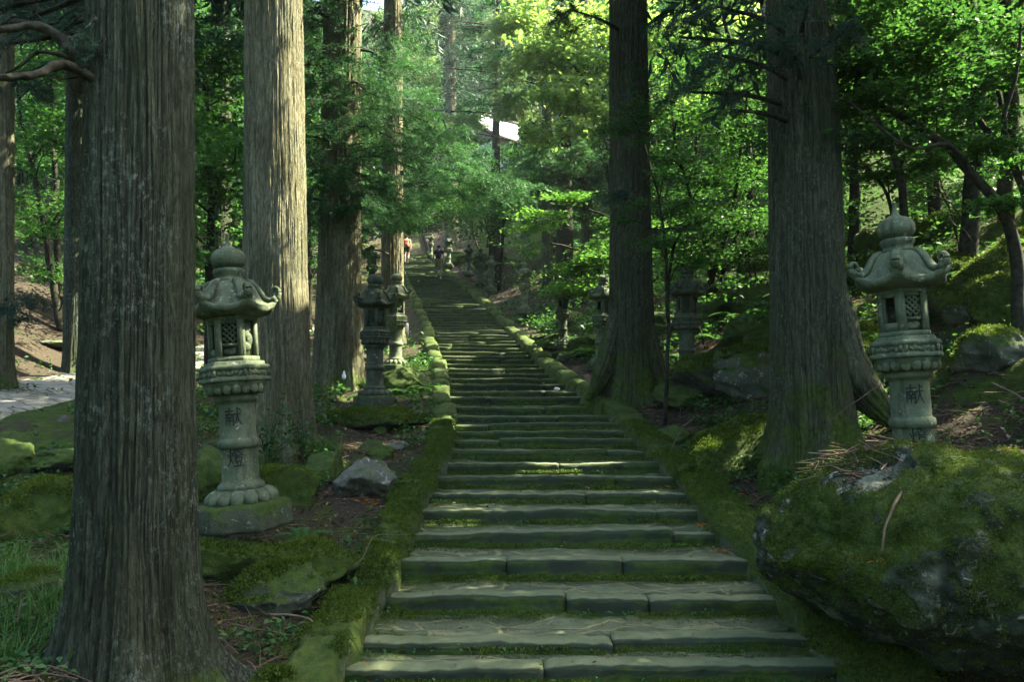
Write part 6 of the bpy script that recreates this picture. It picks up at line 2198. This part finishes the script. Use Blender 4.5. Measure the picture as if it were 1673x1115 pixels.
mb.add(V, Q)
tag(obj('marker_post', mb.mesh('marker_post'), plain_mat('white_paint', (0.62, 0.62, 0.56), 0.6, 0.3, 0.1), None, p), 'short white post beside the left kerb behind the pale trunk', 'post')
p = W(1655, 795, 5.9)
V = np.array([[-.075, -.03, 0], [.06, -.045, .012], [.08, .04, .02], [-.06, .05, .005], [0.0, 0.0, .03]])
tag(obj('paper_scrap', mesh_np('paper_scrap', np.concatenate([V, V - [0, 0, .002]]), None, [[0, 1, 4], [1, 2, 4], [2, 3, 4], [3, 0, 4], [6, 5, 9], [7, 6, 9], [8, 7, 9], [5, 8, 9]], False), plain_mat('white_paper', (0.7, 0.7, 0.66), 0.8, 0.2, 0.05), None, p), 'scrap of white paper on the litter at the right border', 'paper')
p = W(910, 640, 14.5)
i = np.clip(np.searchsorted(NOSE, 14.5) - 1, 0, NSTEP - 1)
V, Q = ball((0, 0, 0), (0.055, 0.045, 0.035), 14, 10)
tag(obj('white_pebble', mesh_np('white_pebble', worn(V, 0.02), Q), plain_mat('white_stone', (0.6, 0.58, 0.5), 0.8, 0.2, 0.1), None, (p[0], 14.5, STEPZ[int(i)] + 0.03)), 'white pebble lying on a step near the right kerb', 'pebble')

# ------------------------------------------------------------------ the hall whose pale roof shows through the leaves
def build_hall():
    c = W(835, 232, 74)
    ground = Hs(c[0], 76)
    root = thing('temple_hall', (c[0] - 0.7, 76.5, ground), 'timber hall with a pale roof glimpsed through the trees at the top of the hill', 'building', None, (0, 0, R(38)))
    ez = c[2] - ground - 0.2
    wood = plain_mat('dark_timber', (0.05, 0.038, 0.03), 0.8)
    roofm = plain_mat('pale_metal_roof', (0.42, 0.40, 0.40), 0.5, 0.4, 0.06, 3)
    plaster = plain_mat('plaster', (0.55, 0.53, 0.47), 0.9)
    mb = MB()
    mb.add(*box((0, 0, ez / 2 - 1.0), (3.0, 2.4, ez / 2 + 1.0)))
    obj('wall', mb.mesh('wall', False), plaster, root)
    for x in (-3.05, -1.0, 1.0, 3.05):
        mb = MB()
        mb.add(*box((x, -2.45, ez / 2 - 1.0), (0.13, 0.13, ez / 2 + 1.0)))
        obj('post', mb.mesh('post', False), wood, root)
    mb = MB()
    mb.add(*box((0, -2.47, ez * 0.55), (0.9, 0.05, 1.1)))
    obj('door', mb.mesh('door', False), wood, root)
    # gabled roof with a slight sag and raised eaves
    n, m = 26, 15
    X, T = np.meshgrid(np.linspace(-4.3, 4.3, n), np.linspace(-1, 1, m), indexing='ij')
    Z = ez + 3.3 * (1 - np.abs(T)) ** 1.15 - 0.15 + 0.25 * (np.abs(X) / 4.3) ** 3 * np.abs(T)
    Y = T * 3.9
    V = np.stack([X, Y, Z], -1)
    U = V - np.array([0, 0, 0.22])
    g = grid_quads(n, m)
    mb = MB()
    mb.add(V.reshape(-1, 3), g)
    mb.add(U.reshape(-1, 3), g[:, ::-1])
    rf = obj('roof', mb.mesh('roof', True), roofm, root)
    mb = MB()
    for sgn in (-1, 1):
        P = np.stack([np.full(15, 4.32 * sgn), Y[0], Z[0] - 0.13], -1)
        v, q, t = tube(P, 0.17, 6)
        mb.add(v, q, t)
    obj('bargeboard', mb.mesh('bargeboard'), wood, rf)
    mb = MB()
    v, q, t = tube(np.stack([np.linspace(-4.4, 4.4, 9), np.zeros(9), np.full(9, ez + 3.22)], -1), 0.2, 8)
    mb.add(v, q, t)
    obj('ridge', mb.mesh('ridge'), wood, rf)
    for k in range(14):
        mb = MB()
        for sgn in (-1,):
            x = -4.0 + 8.0 * k / 13
            P = np.array([[x, sgn * 2.4, ez + 0.6], [x, sgn * 3.85, ez - 0.30]])
            v, q, t = tube(P, 0.06, 5)
            mb.add(v, q, t)
        obj('rafter', mb.mesh('rafter'), wood, rf)


build_hall()

# ------------------------------------------------------------------ people
def skin_obj(name, joints, edges, mat, parent, sub=2, root_i=0):
    """One continuous surface grown round a skeleton of joints (x, y, z, radius)."""
    me = bpy.data.meshes.new(name)
    me.from_pydata([j[:3] for j in joints], edges, [])
    o = bpy.data.objects.new(name, me)
    COL.objects.link(o)
    sk = o.modifiers.new('skin', 'SKIN')
    for i, j in enumerate(joints):
        sv = me.skin_vertices[0].data[i]
        rr = j[3] if isinstance(j[3], tuple) else (j[3], j[3])
        sv.radius = rr
        sv.use_root = (i == root_i)
    ss = o.modifiers.new('sub', 'SUBSURF')
    ss.levels = sub
    ss.render_levels = sub
    dg = bpy.context.evaluated_depsgraph_get()
    dg.update()
    me2 = bpy.data.meshes.new_from_object(o.evaluated_get(dg))
    bpy.data.objects.remove(o)
    me2.name = name
    for p in me2.polygons:
        p.use_smooth = True
    me2.materials.clear()
    return obj(name, me2, mat, parent)


def hand_joints(J, E, wrist, palm, d, side):
    """Palm with five short curled fingers."""
    b = len(J)
    J.append((*palm, 0.030))
    E.append((wrist, b))
    for k, (off, ln) in enumerate(((-0.028, 0.055), (-0.010, 0.066), (0.009, 0.062), (0.026, 0.050))):
        i = len(J)
        J.append((palm[0], palm[1] + off, palm[2] - 0.045, 0.010))
        J.append((palm[0] - side * 0.012, palm[1] + off, palm[2] - 0.045 - ln * 0.6, 0.009))
        J.append((palm[0] - side * 0.028, palm[1] + off, palm[2] - 0.045 - ln * 0.95, 0.008))
        E += [(b, i), (i, i + 1), (i + 1, i + 2)]
    i = len(J)
    J.append((palm[0] - side * 0.005, palm[1] + 0.036, palm[2] - 0.01, 0.011))
    J.append((palm[0] - side * 0.015, palm[1] + 0.052, palm[2] - 0.045, 0.009))
    E += [(b, i), (i, i + 1)]


SKIN = plain_mat('skin', (0.42, 0.26, 0.19), 0.6, 0.3, 0.06)


def person(label, p, rz, shirt, legs, shoe, pack, hair, bare_legs, cap=False, sleeve=0.62):
    """Walking up the steps, seen from behind (faces +Y): one foot a step higher."""
    root = thing('person', p, label, 'person', None, (0, 0, rz))
    lift = 0.16
    hipz, shz = 0.93, 1.40
    J = [(0, 0, 0.98, (0.13, 0.10)), (0, 0.01, 1.12, (0.125, 0.09)), (0, 0.02, 1.30, (0.155, 0.10)), (0, 0.03, 1.43, (0.10, 0.075)), (0, 0.05, 1.49, 0.05), (0, 0.07, 1.555, 0.07), (0, 0.085, 1.63, (0.078, 0.092)), (0, 0.085, 1.70, (0.055, 0.065))]
    E = [(0, 1), (1, 2), (2, 3), (3, 4), (4, 5), (5, 6), (6, 7)]
    # face: nose and ears
    i = len(J)
    J += [(0, 0.185, 1.605, 0.014), (0.083, 0.085, 1.61, 0.018), (-0.083, 0.085, 1.61, 0.018)]
    E += [(6, i), (6, i + 1), (6, i + 2)]
    arms = {}
    for s, sw in ((1, -0.10), (-1, 0.12)):
        i = len(J)
        J += [(s * 0.19, 0.03, shz, 0.058), (s * 0.25, 0.03 + sw * 0.4, 1.14, 0.042), (s * 0.26, 0.07 + sw, 0.92, 0.028)]
        E += [(3, i), (i, i + 1), (i + 1, i + 2)]
        arms[s] = J[i:i + 3]
        hand_joints(J, E, i + 2, (s * 0.262, 0.09 + sw * 1.1, 0.85), None, s)
    lg = {}
    for s, kn, an, z in ((1, (0.11, 0.10, 0.50), (0.11, -0.08, 0.09), 0.0), (-1, (-0.11, 0.24, 0.60), (-0.11, 0.20, 0.09 + lift), lift)):
        i = len(J)
        J += [(s * 0.095, 0.0, hipz, 0.095), (*kn, 0.060), (kn[0], (kn[1] + an[1]) / 2 - 0.03, (kn[2] + an[2]) / 2 + 0.06, 0.056), (*an, 0.036), (an[0], an[1] + 0.14, z + 0.035, 0.03)]
        E += [(0, i), (i, i + 1), (i + 1, i + 2), (i + 2, i + 3), (i + 3, i + 4)]
        lg[s] = J[i:i + 5]
    body = skin_obj('body', J, E, SKIN, root)
    # shirt
    SJ = [(0, 0, 0.96, (0.155, 0.12)), (0, 0.01, 1.12, (0.150, 0.115)), (0, 0.02, 1.30, (0.178, 0.125)), (0, 0.03, 1.43, (0.11, 0.085))]
    SE = [(0, 1), (1, 2), (2, 3)]
    for s in (1, -1):
        a = arms[s]
        i = len(SJ)
        q = np.array(a[0][:3]) * (1 - sleeve) + np.array(a[1][:3]) * sleeve
        SJ += [(*a[0][:3], 0.078), (*q, 0.064)]
        SE += [(3, i), (i, i + 1)]
    skin_obj('shirt', SJ, SE, shirt, root)
    # trousers or shorts
    TJ = [(0, 0, 0.99, (0.145, 0.115))]
    TE = []
    for s in (1, -1):
        L = lg[s]
        i = len(TJ)
        if bare_legs:
            m = np.array(L[0][:3]) * 0.35 + np.array(L[1][:3]) * 0.65
            TJ += [(*L[0][:3], 0.112), (*m, 0.092)]
            TE += [(0, i), (i, i + 1)]
        else:
            TJ += [(*L[0][:3], 0.112), (*L[1][:3], 0.082), (*L[2][:3], 0.072), (L[3][0], L[3][1], L[3][2] + 0.02, 0.062)]
            TE += [(0, i), (i, i + 1), (i + 1, i + 2), (i + 2, i + 3)]
    skin_obj('shorts' if bare_legs else 'trousers', TJ, TE, legs, root)
    for s in (1, -1):
        a = lg[s][3]
        z = 0.0 if s == 1 else lift
        skin_obj('shoe', [(a[0], a[1] - 0.05, z + 0.045, 0.042), (a[0], a[1] + 0.05, z + 0.042, 0.044), (a[0], a[1] + 0.17, z + 0.035, 0.036)], [(0, 1), (1, 2)], shoe, root)
    # backpack with rounded body and straps
    mb = MB()
    V, Q = rock_verts(22, np.random.default_rng(3), 0, 0.02)
    V = np.sign(V) * np.abs(V) ** 0.7
    mb.add(V * np.array([0.16, 0.10, 0.23]) + np.array([0, -0.155, 1.20]), Q)
    V2 = V * np.array([0.11, 0.05, 0.10]) + np.array([0, -0.25, 1.12])
    mb.add(V2, Q)
    bp = obj('backpack', mb.mesh('backpack'), pack, root)
    for s in (1, -1):
        v, q, t = tube(curve([(s * 0.09, -0.10, 1.36), (s * 0.10, 0.02, 1.475), (s * 0.10, 0.15, 1.36), (s * 0.13, 0.10, 1.12), (s * 0.12, -0.08, 1.06)], 22), 0.022, 6)
        mm = MB()
        mm.add(v, q, t)
        obj('strap', mm.mesh('strap'), pack, bp)
    # hair or cap
    V, Q = ball((0, 0.065, 1.645), (0.092, 0.105, 0.095), 24, 16)
    V[:, 2] = np.maximum(V[:, 2], 1.60 + 0.45 * np.maximum(V[:, 1] - 0.08, 0))
    mb = MB()
    mb.add(worn(V, 0.01, 9), Q)
    obj('hair', mb.mesh('hair'), hair, root)
    return root


def on_step(px, d):
    x = W(px, 430, d)[0]
    i = int(np.clip(np.searchsorted(NOSE, d) - 1, 0, NSTEP - 1))
    return np.array([x, NOSE[i] + 0.18, STEPZ[i] + 0.01])


BLACK = plain_mat('black_cloth', (0.014, 0.015, 0.018), 0.9, 0.2)
person('person in black shirt and khaki trousers with dark backpack, climbing the upper steps', on_step(716, 39.2), R(4), BLACK, plain_mat('khaki_cloth', (0.17, 0.16, 0.11), 0.9, 0.2),
       plain_mat('pale_shoes', (0.4, 0.38, 0.34), 0.7), plain_mat('navy_pack', (0.018, 0.02, 0.03), 0.8), plain_mat('dark_hair', (0.015, 0.012, 0.010), 0.6), False)
person('person in dark shorts and orange-pink top near the head of the steps', on_step(664, 47.3), R(2), plain_mat('pink_cloth', (0.52, 0.20, 0.14), 0.9, 0.2), BLACK,
       plain_mat('grey_shoes', (0.3, 0.3, 0.3), 0.7), plain_mat('orange_pack', (0.50, 0.13, 0.07), 0.8), plain_mat('brown_hair', (0.03, 0.02, 0.014), 0.6), True)


# ------------------------------------------------------------------ the damp air under the trees
def haze():
    mb = MB()
    mb.add(*box((0, 55, 22), (78, 95, 52)))
    o = obj('haze', mb.mesh('haze', False))
    m = bpy.data.materials.new('haze')
    m.use_nodes = True
    nt = m.node_tree
    nt.nodes.remove(nt.nodes['Principled BSDF'])
    v = nt.nodes.new('ShaderNodeVolumePrincipled')
    v.inputs['Color'].default_value = (0.82, 0.96, 0.90, 1)
    v.inputs['Density'].default_value = 0.00035
    v.inputs['Anisotropy'].default_value = 0.3
    nt.links.new(v.outputs[0], nt.nodes['Material Output'].inputs['Volume'])
    o.data.materials.append(m)
    tag(o, 'thin pale haze filling the forest', 'haze', kind='stuff')


haze()
